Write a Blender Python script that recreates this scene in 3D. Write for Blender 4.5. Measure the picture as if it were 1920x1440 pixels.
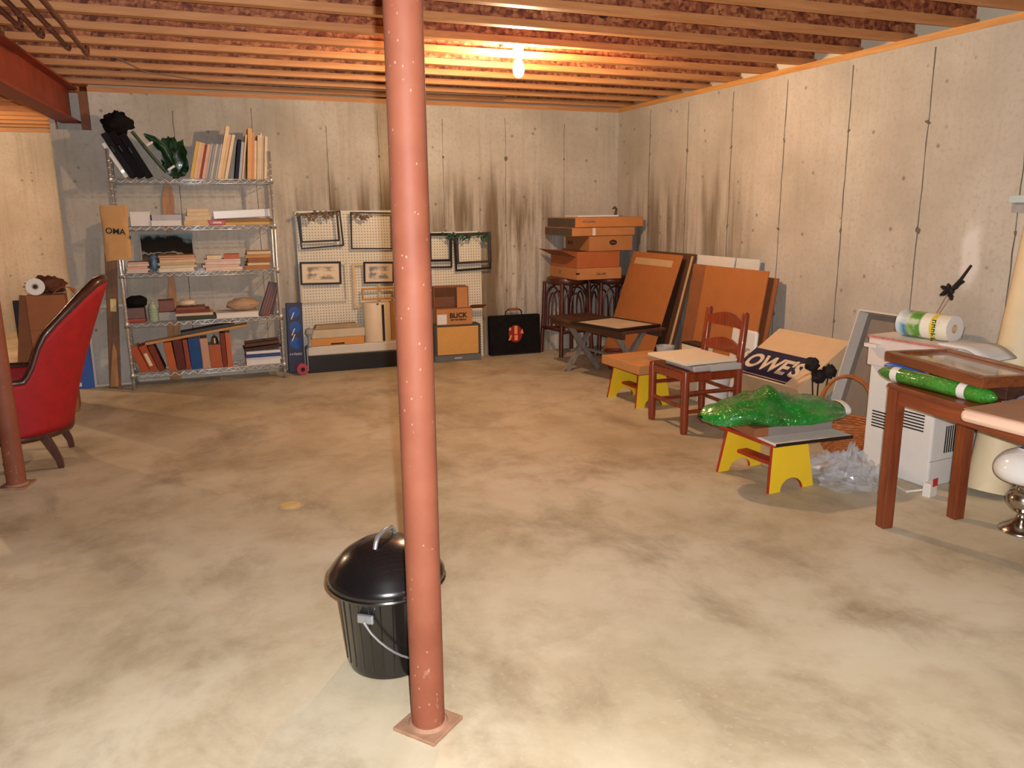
import bpy, bmesh, math, random
from mathutils import Vector, Matrix, Euler, noise

# ---------------------------------------------------------------- camera, light, exposure
sc = bpy.context.scene
for o in list(bpy.data.objects):
    bpy.data.objects.remove(o)
COL = sc.collection
R = math.radians
YAW, PITCH, ROLL, CAM_H = 0.3766243, 0.2176733, -0.0089874, 1.39208


def camera_basis():
    f0 = Vector((math.sin(YAW), math.cos(YAW), 0)); r0 = Vector((math.cos(YAW), -math.sin(YAW), 0)); up = Vector((0, 0, 1))
    f = f0 * math.cos(PITCH) - up * math.sin(PITCH); u = up * math.cos(PITCH) + f0 * math.sin(PITCH)
    r = r0 * math.cos(ROLL) + u * math.sin(ROLL); u = -r0 * math.sin(ROLL) + u * math.cos(ROLL)
    return r, u, f


cr, cu, cf = camera_basis()
cd = bpy.data.cameras.new('camera'); cd.sensor_width = 36; cd.lens = 1484.31 * 36 / 1920; cd.clip_start = 0.05
cam = bpy.data.objects.new('camera', cd); COL.objects.link(cam)
m = Matrix((cr, cu, -cf)).transposed().to_4x4(); m.translation = (0, 0, CAM_H); cam.matrix_world = m
sc.camera = cam
sc.view_settings.view_transform = 'Standard'; sc.view_settings.look = 'None'; sc.view_settings.gamma = 1
sc.view_settings.use_curve_mapping = False
sc.view_settings.exposure = 1.0
sc.cycles.use_denoising = True
sc.cycles.max_bounces = 4; sc.cycles.diffuse_bounces = 3; sc.cycles.adaptive_threshold = .03
w = bpy.data.worlds.new('basement_air'); sc.world = w; w.use_nodes = True
w.node_tree.nodes['Background'].inputs[0].default_value = (.9, .8, .7, 1); w.node_tree.nodes['Background'].inputs[1].default_value = 0.0
# the camera's own flash, 4 cm to the right of the lens, aimed with it
fl = bpy.data.lights.new('camera_flash', 'SPOT'); fl.energy = 235; fl.color = (.98, .98, 1); fl.spot_size = R(120); fl.spot_blend = .7; fl.shadow_soft_size = .012
flo = bpy.data.objects.new('camera_flash', fl); COL.objects.link(flo)
m2 = m.copy(); m2.translation = Vector((0, 0, CAM_H)) + cr * .036 + cu * .03; flo.matrix_world = m2
BULB = 820.0
BULB_FAR = 1000.0
REAR_FILL = 80.0


# ---------------------------------------------------------------- helpers
def lin(c):
    r = []
    for v in c[:3]:
        v = v / 255.0
        r.append(v / 12.92 if v <= .04045 else ((v + .055) / 1.055) ** 2.4)
    return (r[0], r[1], r[2], 1)


class NT:
    def __init__(s, name):
        s.m = bpy.data.materials.new(name); s.m.use_nodes = True; s.t = s.m.node_tree
        s.b = s.t.nodes['Principled BSDF']; s.out = s.t.nodes['Material Output']
        s.tc = s.n('ShaderNodeTexCoord')

    def n(s, t, ins=None, **kw):
        x = s.t.nodes.new(t)
        for k, v in kw.items(): setattr(x, k, v)
        for k, v in (ins or {}).items(): s.put(x.inputs[k], v)
        return x

    def put(s, sock, v):
        if isinstance(v, bpy.types.NodeSocket): s.t.links.new(v, sock)
        elif isinstance(v, bpy.types.Node): s.t.links.new(v.outputs[0], sock)
        else: sock.default_value = v

    def scaled(s, sx, sy, sz, src='Object'):
        return s.n('ShaderNodeMapping', {0: s.tc.outputs[src], 3: (sx, sy, sz)}).outputs[0]

    def noise(s, scale, vec=None, detail=4, rough=.55, dist=0):
        return s.n('ShaderNodeTexNoise', {'Vector': vec if vec is not None else s.tc.outputs['Object'], 'Scale': scale, 'Detail': detail, 'Roughness': rough, 'Distortion': dist}).outputs[0]

    def ramp(s, fac, stops, interp='LINEAR'):
        x = s.n('ShaderNodeValToRGB', {0: fac}); e = x.color_ramp.elements; x.color_ramp.interpolation = interp
        e.remove(e[1])
        for i, (p, c) in enumerate(stops):
            q = e[0] if i == 0 else e.new(p)
            q.position = p; q.color = c if len(c) == 4 and max(c) <= 1.0001 else lin(c)
        return x.outputs[0]

    def math(s, op, a, b=None, c=None, clamp=False):
        x = s.n('ShaderNodeMath', operation=op, use_clamp=clamp); s.put(x.inputs[0], a)
        if b is not None: s.put(x.inputs[1], b)
        if c is not None: s.put(x.inputs[2], c)
        return x.outputs[0]

    def smooth(s, v, a, b):
        x = s.n('ShaderNodeMapRange', interpolation_type='SMOOTHSTEP'); s.put(x.inputs[0], v)
        x.inputs[1].default_value = a; x.inputs[2].default_value = b
        return x.outputs[0]

    def mix(s, fac, a, b, mode='MIX'):
        x = s.n('ShaderNodeMix', data_type='RGBA', blend_type=mode); s.put(x.inputs[0], fac); s.put(x.inputs[6], a); s.put(x.inputs[7], b)
        return x.outputs[2]

    def xyz(s, src='Object'):
        return s.n('ShaderNodeSeparateXYZ', {0: s.tc.outputs[src]}).outputs

    def bump(s, h, strength=.3, dist=.01):
        s.put(s.b.inputs['Normal'], s.n('ShaderNodeBump', {'Height': h, 'Strength': strength, 'Distance': dist}).outputs[0])

    def set(s, **kw):
        for k, v in kw.items(): s.put(s.b.inputs[k.replace('_', ' ')], v)
        return s


MATS = {}


def M(name, col, rough=.6, var=.10, scale=14, bump=0, metal=0, stretch=None, coat=0, spec=.5, bscale=None):
    """plain procedural material: a noisy colour, optional grain direction and relief"""
    if name in MATS: return MATS[name]
    k = NT(name); c = lin(col)
    lo = tuple(max(0, v * (1 - var)) for v in c[:3]) + (1,); hi = tuple(min(1, v * (1 + var)) for v in c[:3]) + (1,)
    vec = k.scaled(*stretch) if stretch else None
    nz = k.noise(scale, vec, 5, .6)
    k.set(Base_Color=k.ramp(nz, [(.3, lo), (.7, hi)]), Roughness=rough, Metallic=metal, Coat_Weight=coat, Specular_IOR_Level=spec)
    if bump: k.bump(k.noise(bscale or scale * 4, vec, 4), bump, .004)
    MATS[name] = k.m
    return k.m


def wood(name, a, b, scale=4, axis='x', rough=.45, coat=0):
    if name in MATS: return MATS[name]
    k = NT(name); st = {'x': (1, 14, 14), 'y': (14, 1, 14), 'z': (14, 14, 1)}[axis]
    v = k.scaled(*st); nz = k.noise(scale, v, 6, .65, .6)
    k.set(Base_Color=k.ramp(nz, [(.28, a), (.72, b)]), Roughness=rough, Coat_Weight=coat)
    k.bump(nz, .12, .003)
    MATS[name] = k.m
    return k.m


class B:
    """collects shapes; build() links them as one mesh object"""
    def __init__(s): s.v = []; s.f = []; s.mi = []

    def add(s, vs, fs, M4=None, mi=0):
        o = len(s.v)
        s.v += [tuple(M4 @ Vector(p)) if M4 else tuple(p) for p in vs]
        s.f += [tuple(i + o for i in f) for f in fs]; s.mi += [mi] * len(fs)
        return s

    def box(s, x0, x1, y0, y1, z0, z1, M4=None, mi=0):
        vs = [(x, y, z) for z in (z0, z1) for y in (y0, y1) for x in (x0, x1)]
        return s.add(vs, [(0, 2, 3, 1), (4, 5, 7, 6), (0, 1, 5, 4), (2, 6, 7, 3), (0, 4, 6, 2), (1, 3, 7, 5)], M4, mi)

    def cbox(s, c, d, M4=None, mi=0):
        return s.box(c[0] - d[0] / 2, c[0] + d[0] / 2, c[1] - d[1] / 2, c[1] + d[1] / 2, c[2] - d[2] / 2, c[2] + d[2] / 2, M4, mi)

    def tube(s, pts, r, n=8, closed=False, mi=0, M4=None, sq=False):
        pts = [Vector(p) for p in pts]; rs = r if isinstance(r, (list, tuple)) else [r] * len(pts)
        vs = []; fs = []; L = len(pts); ref = None
        for i, p in enumerate(pts):
            a = pts[(i - 1) % L] if (closed or i > 0) else p; b = pts[(i + 1) % L] if (closed or i < L - 1) else p
            t = (b - a).normalized()
            if ref is None:
                ref = Vector((0, 0, 1)) if abs(t.z) < .9 else Vector((1, 0, 0))
            x = t.cross(ref).normalized(); y = x.cross(t).normalized(); ref = y
            for k in range(n):
                an = 2 * math.pi * (k + (.5 if sq else 0)) / n
                vs.append(p + (x * math.cos(an) + y * math.sin(an)) * rs[i])
        for i in range(L if closed else L - 1):
            for k in range(n):
                j = (i + 1) % L
                fs.append((i * n + k, i * n + (k + 1) % n, j * n + (k + 1) % n, j * n + k))
        if not closed:
            fs.append(tuple(reversed(range(n)))); fs.append(tuple(range((L - 1) * n, L * n)))
        return s.add(vs, fs, M4, mi)

    def rod(s, a, b, r, n=8, r2=None, mi=0): return s.tube([a, b], [r, r if r2 is None else r2], n, mi=mi)

    @staticmethod
    def curve(prof, k=5):
        """Catmull-Rom smoothing of a lathe profile"""
        out = []; P = [prof[0]] + list(prof) + [prof[-1]]
        for i in range(1, len(P) - 2):
            for j in range(k):
                t = j / k; q = []
                for d in (0, 1):
                    a, b, c, e = P[i - 1][d], P[i][d], P[i + 1][d], P[i + 2][d]
                    q.append(.5 * (2 * b + (c - a) * t + (2 * a - 5 * b + 4 * c - e) * t * t + (3 * b - a - 3 * c + e) * t ** 3))
                out.append(tuple(q))
        return out + [prof[-1]]

    def lathe(s, prof, n=24, c=(0, 0, 0), M4=None, mi=0, cap=True):
        vs = []; fs = []
        for r, z in prof:
            for k in range(n):
                a = 2 * math.pi * k / n; vs.append((c[0] + r * math.cos(a), c[1] + r * math.sin(a), c[2] + z))
        for i in range(len(prof) - 1):
            for k in range(n): fs.append((i * n + k, i * n + (k + 1) % n, (i + 1) * n + (k + 1) % n, (i + 1) * n + k))
        if cap:
            fs.append(tuple(reversed(range(n)))); fs.append(tuple(range((len(prof) - 1) * n, len(prof) * n)))
        return s.add(vs, fs, M4, mi)

    def prism(s, poly, y0, y1, M4=None, mi=0, mi_side=None):
        """poly in the xz plane, extruded along y"""
        n = len(poly); vs = [(x, y0, z) for x, z in poly] + [(x, y1, z) for x, z in poly]
        s.add(vs, [tuple(range(n)), tuple(reversed(range(n, 2 * n)))], M4, mi)
        o = len(s.v) - 2 * n
        for i in range(n):
            s.f.append((o + i, o + n + i, o + n + (i + 1) % n, o + (i + 1) % n)); s.mi.append(mi if mi_side is None else mi_side)
        return s

    def grid(s, nu, nv, fn, mi=0, closed_u=False, M4=None):
        vs = [fn(i / (nu if closed_u else nu - 1), j / (nv - 1)) for j in range(nv) for i in range(nu)]
        fs = []
        for j in range(nv - 1):
            for i in range(nu if closed_u else nu - 1):
                i2 = (i + 1) % nu; fs.append((j * nu + i, j * nu + i2, (j + 1) * nu + i2, (j + 1) * nu + i))
        return s.add(vs, fs, M4, mi)

    def mesh(s, name, mats, smooth=False):
        me = bpy.data.meshes.new(name); me.from_pydata(s.v, [], s.f)
        for mt in (mats if isinstance(mats, (list, tuple)) else [mats]): me.materials.append(mt)
        me.polygons.foreach_set('material_index', s.mi)
        if smooth: me.polygons.foreach_set('use_smooth', [True] * len(s.f))
        bm = bmesh.new(); bm.from_mesh(me); bmesh.ops.recalc_face_normals(bm, faces=bm.faces); bm.to_mesh(me); bm.free()
        return me

    def build(s, name, mats, parent=None, smooth=False, bevel=0, loc=(0, 0, 0), rot=(0, 0, 0), solid=0, sub=0):
        o = bpy.data.objects.new(name, s.mesh(name, mats, smooth)); COL.objects.link(o)
        o.parent = parent; o.location = loc; o.rotation_euler = rot
        if solid:
            q = o.modifiers.new('thick', 'SOLIDIFY'); q.thickness = solid; q.offset = 0
        if sub:
            q = o.modifiers.new('sub', 'SUBSURF'); q.levels = q.render_levels = sub
        if bevel:
            q = o.modifiers.new('bevel', 'BEVEL'); q.width = bevel; q.segments = 2; q.limit_method = 'ANGLE'; q.angle_limit = R(50)
        if smooth and (bevel or True):
            try: o.data.set_sharp_from_angle(angle=R(45))
            except Exception: pass
        return o


def tag(o, label=None, cat=None, group=None, kind=None):
    if label: o['label'] = label
    if cat: o['category'] = cat
    if group: o['group'] = group
    if kind: o['kind'] = kind
    return o


def T(name, label, cat, loc=(0, 0, 0), rot=0, group=None):
    o = bpy.data.objects.new(name, None); COL.objects.link(o); o.empty_display_size = .05
    o.location = loc; o.rotation_euler = tuple(rot) if not isinstance(rot, (int, float)) else (0, 0, rot)
    return tag(o, label, cat, group)


def dup(o, parent=None, loc=None, rot=None, label=None):
    c = o.copy(); COL.objects.link(c); c.parent = parent
    if loc is not None: c.location = loc
    if rot is not None: c.rotation_euler = rot if isinstance(rot, (tuple, list)) else (0, 0, rot)
    if label: c['label'] = label
    for ch in [q for q in bpy.data.objects if q.parent == o]: dup(ch, c)
    return c


def text(name, s, size, mt, parent, loc, rot, extrude=.0006, align='CENTER', bold=0.0, sx=1.0):
    if s[0] == '~':      # print too blurred to read: uneven short strokes
        r = random.Random(int(size * 1e4) + len(s)); b = B(); n = len(s); cw = size * .62
        for i in range(n):
            x = (i - n / 2 + .15) * cw
            b.box(x, x + size * .13, -size * .34, size * r.uniform(.2, .36), -extrude, extrude)
            b.box(x, x + cw * r.uniform(.5, .75), *sorted((q := size * r.uniform(-.3, .25), q + size * .13)), -extrude, extrude)
            if r.random() < .6: b.box(x + cw * .55, x + cw * .55 + size * .12, -size * .3, size * r.uniform(-.05, .3), -extrude, extrude)
        return b.build(name, mt, parent, False, 0, loc, rot)
    cu_ = bpy.data.curves.new(name, 'FONT'); cu_.body = s; cu_.size = size; cu_.extrude = extrude; cu_.align_x = align; cu_.align_y = 'CENTER'; cu_.offset = bold
    cu_.materials.append(mt); cu_.resolution_u = 3
    t = bpy.data.objects.new(name, cu_); COL.objects.link(t)
    me = bpy.data.meshes.new_from_object(t.evaluated_get(bpy.context.evaluated_depsgraph_get()))
    bpy.data.objects.remove(t); bpy.data.curves.remove(cu_)
    o = bpy.data.objects.new(name, me); COL.objects.link(o); o.parent = parent; o.location = loc; o.rotation_euler = rot; o.scale = (sx, 1, 1)
    return o


ORD = 'first second third fourth fifth sixth seventh eighth ninth tenth eleventh twelfth'.split()
rnd = random.Random(7)

# ---------------------------------------------------------------- special materials
PATCH = (3.21, 1.12)


def concrete_wall(name, axis, streak_lo, streak_hi, streak_top, amount):
    """poured concrete: cloudy grey, pock marks, rusty water streaks over part of its length"""
    k = NT(name); x, y, z = k.xyz(); u = x if axis == 'x' else y
    cloud = k.noise(1.3, None, 4, .6); fine = k.noise(38, None, 3, .6)
    base = k.ramp(cloud, [(.30, (176, 168, 155)), (.55, (198, 190, 177)), (.75, (212, 206, 194))])
    base = k.mix(k.math('MULTIPLY', k.smooth(fine, .45, .8), .5), base, lin((166, 156, 142)))
    vec = k.n('ShaderNodeCombineXYZ', {0: k.math('MULTIPLY', u, 7.0), 2: k.math('MULTIPLY', z, .55)}).outputs[0]
    st = k.noise(1.0, vec, 4, .62)
    vec2 = k.n('ShaderNodeCombineXYZ', {0: k.math('MULTIPLY', u, 30.0), 1: 4.0, 2: k.math('MULTIPLY', z, .9)}).outputs[0]
    st2 = k.noise(1.0, vec2, 3, .6)
    top = k.math('MULTIPLY_ADD', k.noise(5, k.n('ShaderNodeCombineXYZ', {0: u}).outputs[0], 3, .6), 1.5, streak_top - .75)
    hm = k.smooth(k.math('SUBTRACT', top, z), 0, .5)
    um = k.math('MULTIPLY', k.smooth(u, streak_lo - .35, streak_lo + .35), k.math('SUBTRACT', 1, k.smooth(u, streak_hi - .4, streak_hi + .4)))
    mask = k.math('MULTIPLY', k.math('MULTIPLY', hm, um), amount)
    s1 = k.math('MULTIPLY', k.smooth(st, .36, .60), mask); s2 = k.math('MULTIPLY', k.smooth(st2, .48, .66), mask)
    base = k.mix(k.math('MULTIPLY', s1, .9), base, lin((112, 92, 66))); base = k.mix(k.math('MULTIPLY', s2, .6), base, lin((116, 98, 76)))
    vec3 = k.n('ShaderNodeCombineXYZ', {0: k.math('MULTIPLY', u, 16.0), 1: 9.0, 2: k.math('MULTIPLY', z, .7)}).outputs[0]
    base = k.mix(k.math('MULTIPLY', k.smooth(k.noise(1.0, vec3, 3, .65), .45, .75), .35 if axis == 'x' else .16), base, lin((150, 136, 116)))
    vo = k.n('ShaderNodeTexVoronoi', {'Vector': k.tc.outputs['Object'], 'Scale': 9.0}, feature='F1')
    keep = k.smooth(k.n('ShaderNodeSeparateColor', {0: vo.outputs['Color']}).outputs[0], .6, .7)
    pock = k.math('MULTIPLY', k.math('SUBTRACT', 1, k.smooth(k.math('ADD', vo.outputs['Distance'], k.math('MULTIPLY', fine, .10)), .10, .22)), keep)
    base = k.mix(k.math('MULTIPLY', pock, .6), base, lin((98, 90, 82)))
    if axis == 'y':      # pale mineral bloom on the wall
        dy = k.math('DIVIDE', k.math('SUBTRACT', k.math('ADD', y, k.math('MULTIPLY', z, .02)), PATCH[0]), .075); dz = k.math('DIVIDE', k.math('SUBTRACT', z, PATCH[1]), .24)
        rr = k.math('SQRT', k.math('ADD', k.math('POWER', k.math('ABSOLUTE', dy), 2.0), k.math('POWER', k.math('ABSOLUTE', dz), 2.0)))
        rr = k.math('ADD', rr, k.math('MULTIPLY', k.noise(9, None, 4), .9))
        base = k.mix(k.math('MULTIPLY', k.math('SUBTRACT', 1, k.smooth(rr, .9, 1.5)), .75), base, lin((232, 228, 222)))
    k.set(Base_Color=base, Roughness=.88, Specular_IOR_Level=.25)
    k.bump(k.math('SUBTRACT', fine, k.math('MULTIPLY', pock, .8)), .2, .004)
    return k.m


def concrete_floor():
    k = NT('slab_concrete'); big = k.noise(.9, None, 7, .62, .4); mid = k.noise(3.4, None, 7, .68, .2); fine = k.noise(45, None, 3, .6)
    sw = k.noise(1.7, k.scaled(1.3, .9, 1), 7, .66, .35)
    c = k.ramp(big, [(.30, (180, 164, 132)), (.5, (206, 193, 164)), (.72, (222, 213, 190))])
    c = k.mix(k.math('MULTIPLY', k.smooth(mid, .44, .70), .5), c, lin((170, 150, 116)))
    c = k.mix(k.math('MULTIPLY', k.smooth(sw, .46, .72), .62), c, lin((134, 114, 88)))
    c = k.mix(k.math('MULTIPLY', k.smooth(fine, .55, .8), .35), c, lin((215, 206, 190)))
    k.set(Base_Color=c, Roughness=k.ramp(mid, [(.3, (.42,) * 3 + (1,)), (.7, (.62,) * 3 + (1,))]), Specular_IOR_Level=.35)
    k.bump(k.math('ADD', k.math('MULTIPLY', mid, .6), k.math('MULTIPLY', fine, .25)), .12, .01)
    return k.m


def osb(name, tint=1.0):
    k = NT(name)
    v = k.n('ShaderNodeTexVoronoi', {'Vector': k.scaled(16, 16, 34), 'Scale': 1.6, 'Randomness': 1.0}, feature='F1')
    v2 = k.n('ShaderNodeTexVoronoi', {'Vector': k.scaled(40, 40, 22), 'Scale': 1.3}, feature='F1')
    r1 = k.n('ShaderNodeSeparateColor', {0: v.outputs['Color']}).outputs[0]; r2 = k.n('ShaderNodeSeparateColor', {0: v2.outputs['Color']}).outputs[1]
    f = k.math('MULTIPLY_ADD', r2, .45, k.math('MULTIPLY', r1, .55))
    c = k.ramp(f, [(.15, (98, 46, 28)), (.40, (140, 74, 44)), (.62, (162, 94, 58)), (.9, (190, 126, 80))])
    k.set(Base_Color=c, Roughness=.7); k.bump(f, .25, .004)
    return k.m


def pegboard():
    k = NT('white_pegboard'); x, y, z = k.xyz(); P = .0254
    def fr(a): return k.math('SUBTRACT', k.math('FRACT', k.math('DIVIDE', a, P)), .5)
    d = k.math('SQRT', k.math('ADD', k.math('POWER', fr(x), 2.0), k.math('POWER', fr(z), 2.0)))
    hole = k.math('LESS_THAN', d, .17)
    k.set(Base_Color=k.mix(hole, k.ramp(k.noise(4), [(.3, (214, 204, 182)), (.7, (228, 220, 200))]), lin((96, 80, 58))), Roughness=.5)
    return k.m


def landscape():
    k = NT('landscape_print'); g = k.n('ShaderNodeSeparateXYZ', {0: k.tc.outputs['Generated']}).outputs
    h = k.math('MULTIPLY_ADD', k.noise(5, k.scaled(1, 1, 1, 'Generated'), 5), .45, k.math('SUBTRACT', g[2], .50))
    h = k.math('ADD', h, k.math('MULTIPLY', k.smooth(g[0], .6, .95), .12))
    c = k.ramp(h, [(.0, (92, 84, 76)), (.16, (60, 50, 44)), (.20, (168, 160, 150)), (.25, (38, 34, 30)), (.60, (34, 32, 28)), (.70, (120, 140, 142)), (.95, (132, 168, 180))])
    k.set(Base_Color=c, Roughness=.85, Specular_IOR_Level=.15)
    return k.m


def print_mat(name, ground, ink, scale=6, thr=.55):
    k = NT(name); nz = k.noise(scale, k.scaled(1, 1, 1, 'Generated'), 4)
    g = k.n('ShaderNodeSeparateXYZ', {0: k.tc.outputs['Generated']}).outputs
    e = k.math('MULTIPLY', k.math('MULTIPLY', k.smooth(g[0], .08, .2), k.math('SUBTRACT', 1, k.smooth(g[0], .8, .92))), k.math('MULTIPLY', k.smooth(g[2], .1, .25), k.math('SUBTRACT', 1, k.smooth(g[2], .75, .9))))
    k.set(Base_Color=k.mix(k.math('MULTIPLY', k.smooth(nz, thr - .08, thr + .08), e), lin(ground), lin(ink)), Roughness=.4)
    return k.m


def thin_plastic(name, col, clear=.7, rough=.12):
    k = NT(name); k.b.inputs['Base Color'].default_value = lin(col); k.b.inputs['Roughness'].default_value = rough
    k.b.inputs['Coat Weight'].default_value = .6
    nz = k.noise(26, None, 4, .7); k.bump(nz, .6, .01)
    tr = k.n('ShaderNodeBsdfTransparent'); mx = k.n('ShaderNodeMixShader', {0: clear, 1: k.b.outputs[0], 2: tr.outputs[0]})
    k.t.links.new(mx.outputs[0], k.out.inputs[0])
    return k.m


def film(name, clear):
    k = NT(name); k.set(Base_Color=k.ramp(k.noise(8), [(.3, (226, 228, 232)), (.7, (246, 246, 248))]), Roughness=.10, Specular_IOR_Level=1.0, Coat_Weight=1.0)
    tr = k.n('ShaderNodeBsdfTransparent'); mx = k.n('ShaderNodeMixShader', {0: clear, 1: k.b.outputs[0], 2: tr.outputs[0]})
    k.t.links.new(mx.outputs[0], k.out.inputs[0])
    return k.m


def glitter_green(name, dark, light):
    k = NT(name)
    v = k.n('ShaderNodeTexVoronoi', {'Vector': k.tc.outputs['Object'], 'Scale': 170.0}, feature='F1')
    r = k.n('ShaderNodeSeparateColor', {0: v.outputs['Color']}).outputs
    spark = k.math('GREATER_THAN', r[0], .93)
    c = k.ramp(k.noise(7, None, 4), [(.3, dark), (.7, light)])
    k.set(Base_Color=k.mix(spark, c, lin((150, 214, 120))), Metallic=k.math('MULTIPLY', spark, .9), Roughness=.28, Coat_Weight=.8, Coat_Roughness=.08)
    k.bump(k.math('ADD', k.math('MULTIPLY', r[1], .25), k.noise(22, None, 4, .7, 1.5)), .8, .014)
    return k.m


def post_paint():
    k = NT('red_primer_paint'); sp = k.n('ShaderNodeTexVoronoi', {'Vector': k.scaled(1, 1, .7), 'Scale': 130.0}, feature='F1')
    keep = k.math('GREATER_THAN', k.n('ShaderNodeSeparateColor', {0: sp.outputs['Color']}).outputs[0], .96)
    dot = k.math('MULTIPLY', k.math('LESS_THAN', sp.outputs['Distance'], .3), keep)
    z = k.xyz()[2]
    chips = k.math('MULTIPLY', k.smooth(k.noise(30, k.scaled(1, 1, .35), 4, .7), .62, .70), k.math('SUBTRACT', 1, k.smooth(z, .12, .45)))
    c = k.ramp(k.noise(5, None, 5), [(.3, (123, 66, 46)), (.7, (142, 83, 60))])
    c = k.mix(k.math('MAXIMUM', k.math('MULTIPLY', dot, .6), k.math('MULTIPLY', chips, .6)), c, lin((176, 140, 120)))
    k.set(Base_Color=c, Roughness=.62, Specular_IOR_Level=.3); k.bump(k.noise(60, None, 3), .12, .003)
    return k.m


def bulb_mat(strength):
    k = NT('glowing_bulb_glass'); k.b.inputs['Base Color'].default_value = (1, 1, 1, 1)
    k.set(Emission_Color=(1, .69, .41, 1), Emission_Strength=strength)
    return k.m


WALLB = concrete_wall('poured_concrete_back', 'x', .75, 3.3, 1.80, 1.0)
WALLR = concrete_wall('poured_concrete_side', 'y', 5.2, 6.9, 1.75, .8)
WALLP = concrete_wall('poured_concrete_plain', 'x', 90, 91, .1, .0)
FLOOR = concrete_floor(); OSB = osb('oriented_strand_board'); PEG = pegboard(); POST = post_paint()
PINE = wood('pine_flange', (180, 116, 66), (210, 150, 96), 3, 'x', .6)
PINEY = wood('pine_plate', (196, 130, 66), (222, 166, 96), 3, 'y', .6)
FOAM = M('pale_rim_insulation', (226, 214, 186), .8, .05, 6, .1)
SEAM = M('concrete_fin', (112, 102, 90), .9, .2, 20, .3)
STEEL = M('beam_primer', (150, 62, 34), .55, .25, 5, .2)
RUST = M('base_plate_rust', (158, 118, 92), .7, .2, 25, .3)
CHROME = M('chrome_wire', (232, 230, 226), .3, .04, 20, 0, .7)
SILVER = M('tarnished_silver', (188, 180, 168), .2, .15, 12, 0, 1.0)
CARD = M('corrugated_cardboard', (186, 126, 74), .8, .08, 9, .1)
CARD_D = M('brown_cardboard', (150, 92, 54), .82, .1, 9, .1)
CARD_T = M('tan_cardboard', (206, 170, 124), .8, .07, 9, .1)
CARD_IN = M('cardboard_inside', (122, 80, 58), .85, .1, 9, .1)
WHITE = M('white_matte', (226, 220, 212), .55, .04, 8)
WHITEG = M('white_gloss_plastic', (228, 226, 222), .3, .03, 8)
CREAM = M('cream_paper', (226, 206, 176), .7, .06, 12)
PAGES = M('page_edges', (218, 200, 172), .8, .12, 60, .2, stretch=(1, 1, 8))
GREYP = M('grey_board', (160, 156, 152), .6, .08, 12)
BLACK = M('black_plastic', (26, 24, 25), .35, .2, 14)
BLACKC = M('black_cloth', (24, 21, 21), .85, .3, 14, .3, spec=.15)
BLACKF = M('black_frame_lacquer', (30, 25, 22), .3, .2, 14)
BROWNW = wood('red_brown_wood', (92, 40, 20), (142, 68, 34), 3, 'z', .35, .3)
BROWNWX = wood('red_brown_wood_long', (96, 42, 22), (146, 72, 38), 3, 'y', .35, .3)
DARKW = wood('dark_walnut', (52, 26, 18), (84, 44, 30), 3, 'z', .35, .2)
DARKWX = wood('dark_walnut_long', (60, 34, 26), (96, 62, 46), 3, 'y', .4, .1)
TANW = wood('light_tan_wood', (170, 112, 52), (206, 152, 84), 3, 'x', .5)
TANWZ = wood('light_tan_wood_upright', (150, 96, 46), (196, 138, 72), 3, 'z', .5)
RATTAN = M('rattan_cane', (78, 36, 26), .4, .25, 20, .2, coat=.2)
WICKER = M('varnished_wicker', (172, 98, 46), .45, .25, 30, .3, coat=.2)
YELLOW = M('yellow_paint', (240, 200, 40), .45, .04, 8)
RED = M('red_paint', (168, 44, 26), .45, .1, 10)
VELVET = M('red_velvet', (156, 12, 16), .7, .14, 18, .25)
NAVY = M('navy_ink', (34, 28, 62), .6, .08, 20)
BLUE = M('blue_panel', (26, 78, 160), .55, .12, 14)
INK = M('black_ink', (30, 22, 18), .7, .1, 30)
GREYINK = M('grey_ink', (150, 140, 120), .7, .1, 30)

# ---------------------------------------------------------------- room
XR, YB, H = 4.0013, 7.2014, 2.305
PLATE = .038; JB = H + PLATE; JH = .241
tag(B().box(-6.2, 4.3, -3.2, 11.2, -.2, 0).build('floor', FLOOR), 'bare mottled concrete slab floor', None, None, 'structure')
wb = B(); wb.box(-.94, -.90, YB, YB + .25, 0, H); wb.box(-.90, -.655, YB, YB + .25, 0, 2.02); wb.box(-.90, -.655, YB + .12, YB + .25, 2.02, H); wb.box(-.655, 4.25, YB, YB + .25, 0, H)
wall_back = tag(wb.build('wall_back', WALLB), 'poured concrete back wall with brown water streaks', None, None, 'structure')
wall_right = tag(B().box(XR, XR + .25, -3.2, YB, 0, H).build('wall_right', WALLR), 'poured concrete wall with form seams and tie marks', None, None, 'structure')
tag(B().box(-1.19, -.94, YB + .25, 11.0, 0, H).build('wall_return', WALLP), 'concrete wall running back from the corner', None, None, 'structure').location.x = .25
tag(B().box(-6.2, -.69, 10.94, 11.2, 0, H).build('wall_far', WALLP), 'far concrete wall lit by warm light', None, None, 'structure')
tag(B().box(-6.2, -6, -3.2, 10.94, 0, H).build('wall_left', WALLP), 'concrete wall at the far left side', None, None, 'structure')
tag(B().box(-6.0, 4.0, -3.2, -3.0, 0, H).build('wall_front', WALLP), 'concrete wall behind the camera', None, None, 'structure')


def ridge(z0, z1, wdt, dep, seed):
    r = random.Random(seed); b = B(); n = 26
    L = []; Rr = []; C = []
    for i in range(n + 1):
        z = z0 + (z1 - z0) * i / n; j = r.uniform(-.003, .003); k = wdt * r.uniform(.5, 1.25)
        L.append((j - k, 0, z)); Rr.append((j + k, 0, z)); C.append((j, -dep * r.uniform(.5, 1.2), z))
    vs = L + C + Rr; fs = []
    for i in range(n):
        fs += [(i, i + 1, n + 2 + i, n + 1 + i), (n + 1 + i, n + 2 + i, 2 * n + 3 + i, 2 * n + 2 + i)]
    return b.add(vs, fs)


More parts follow.
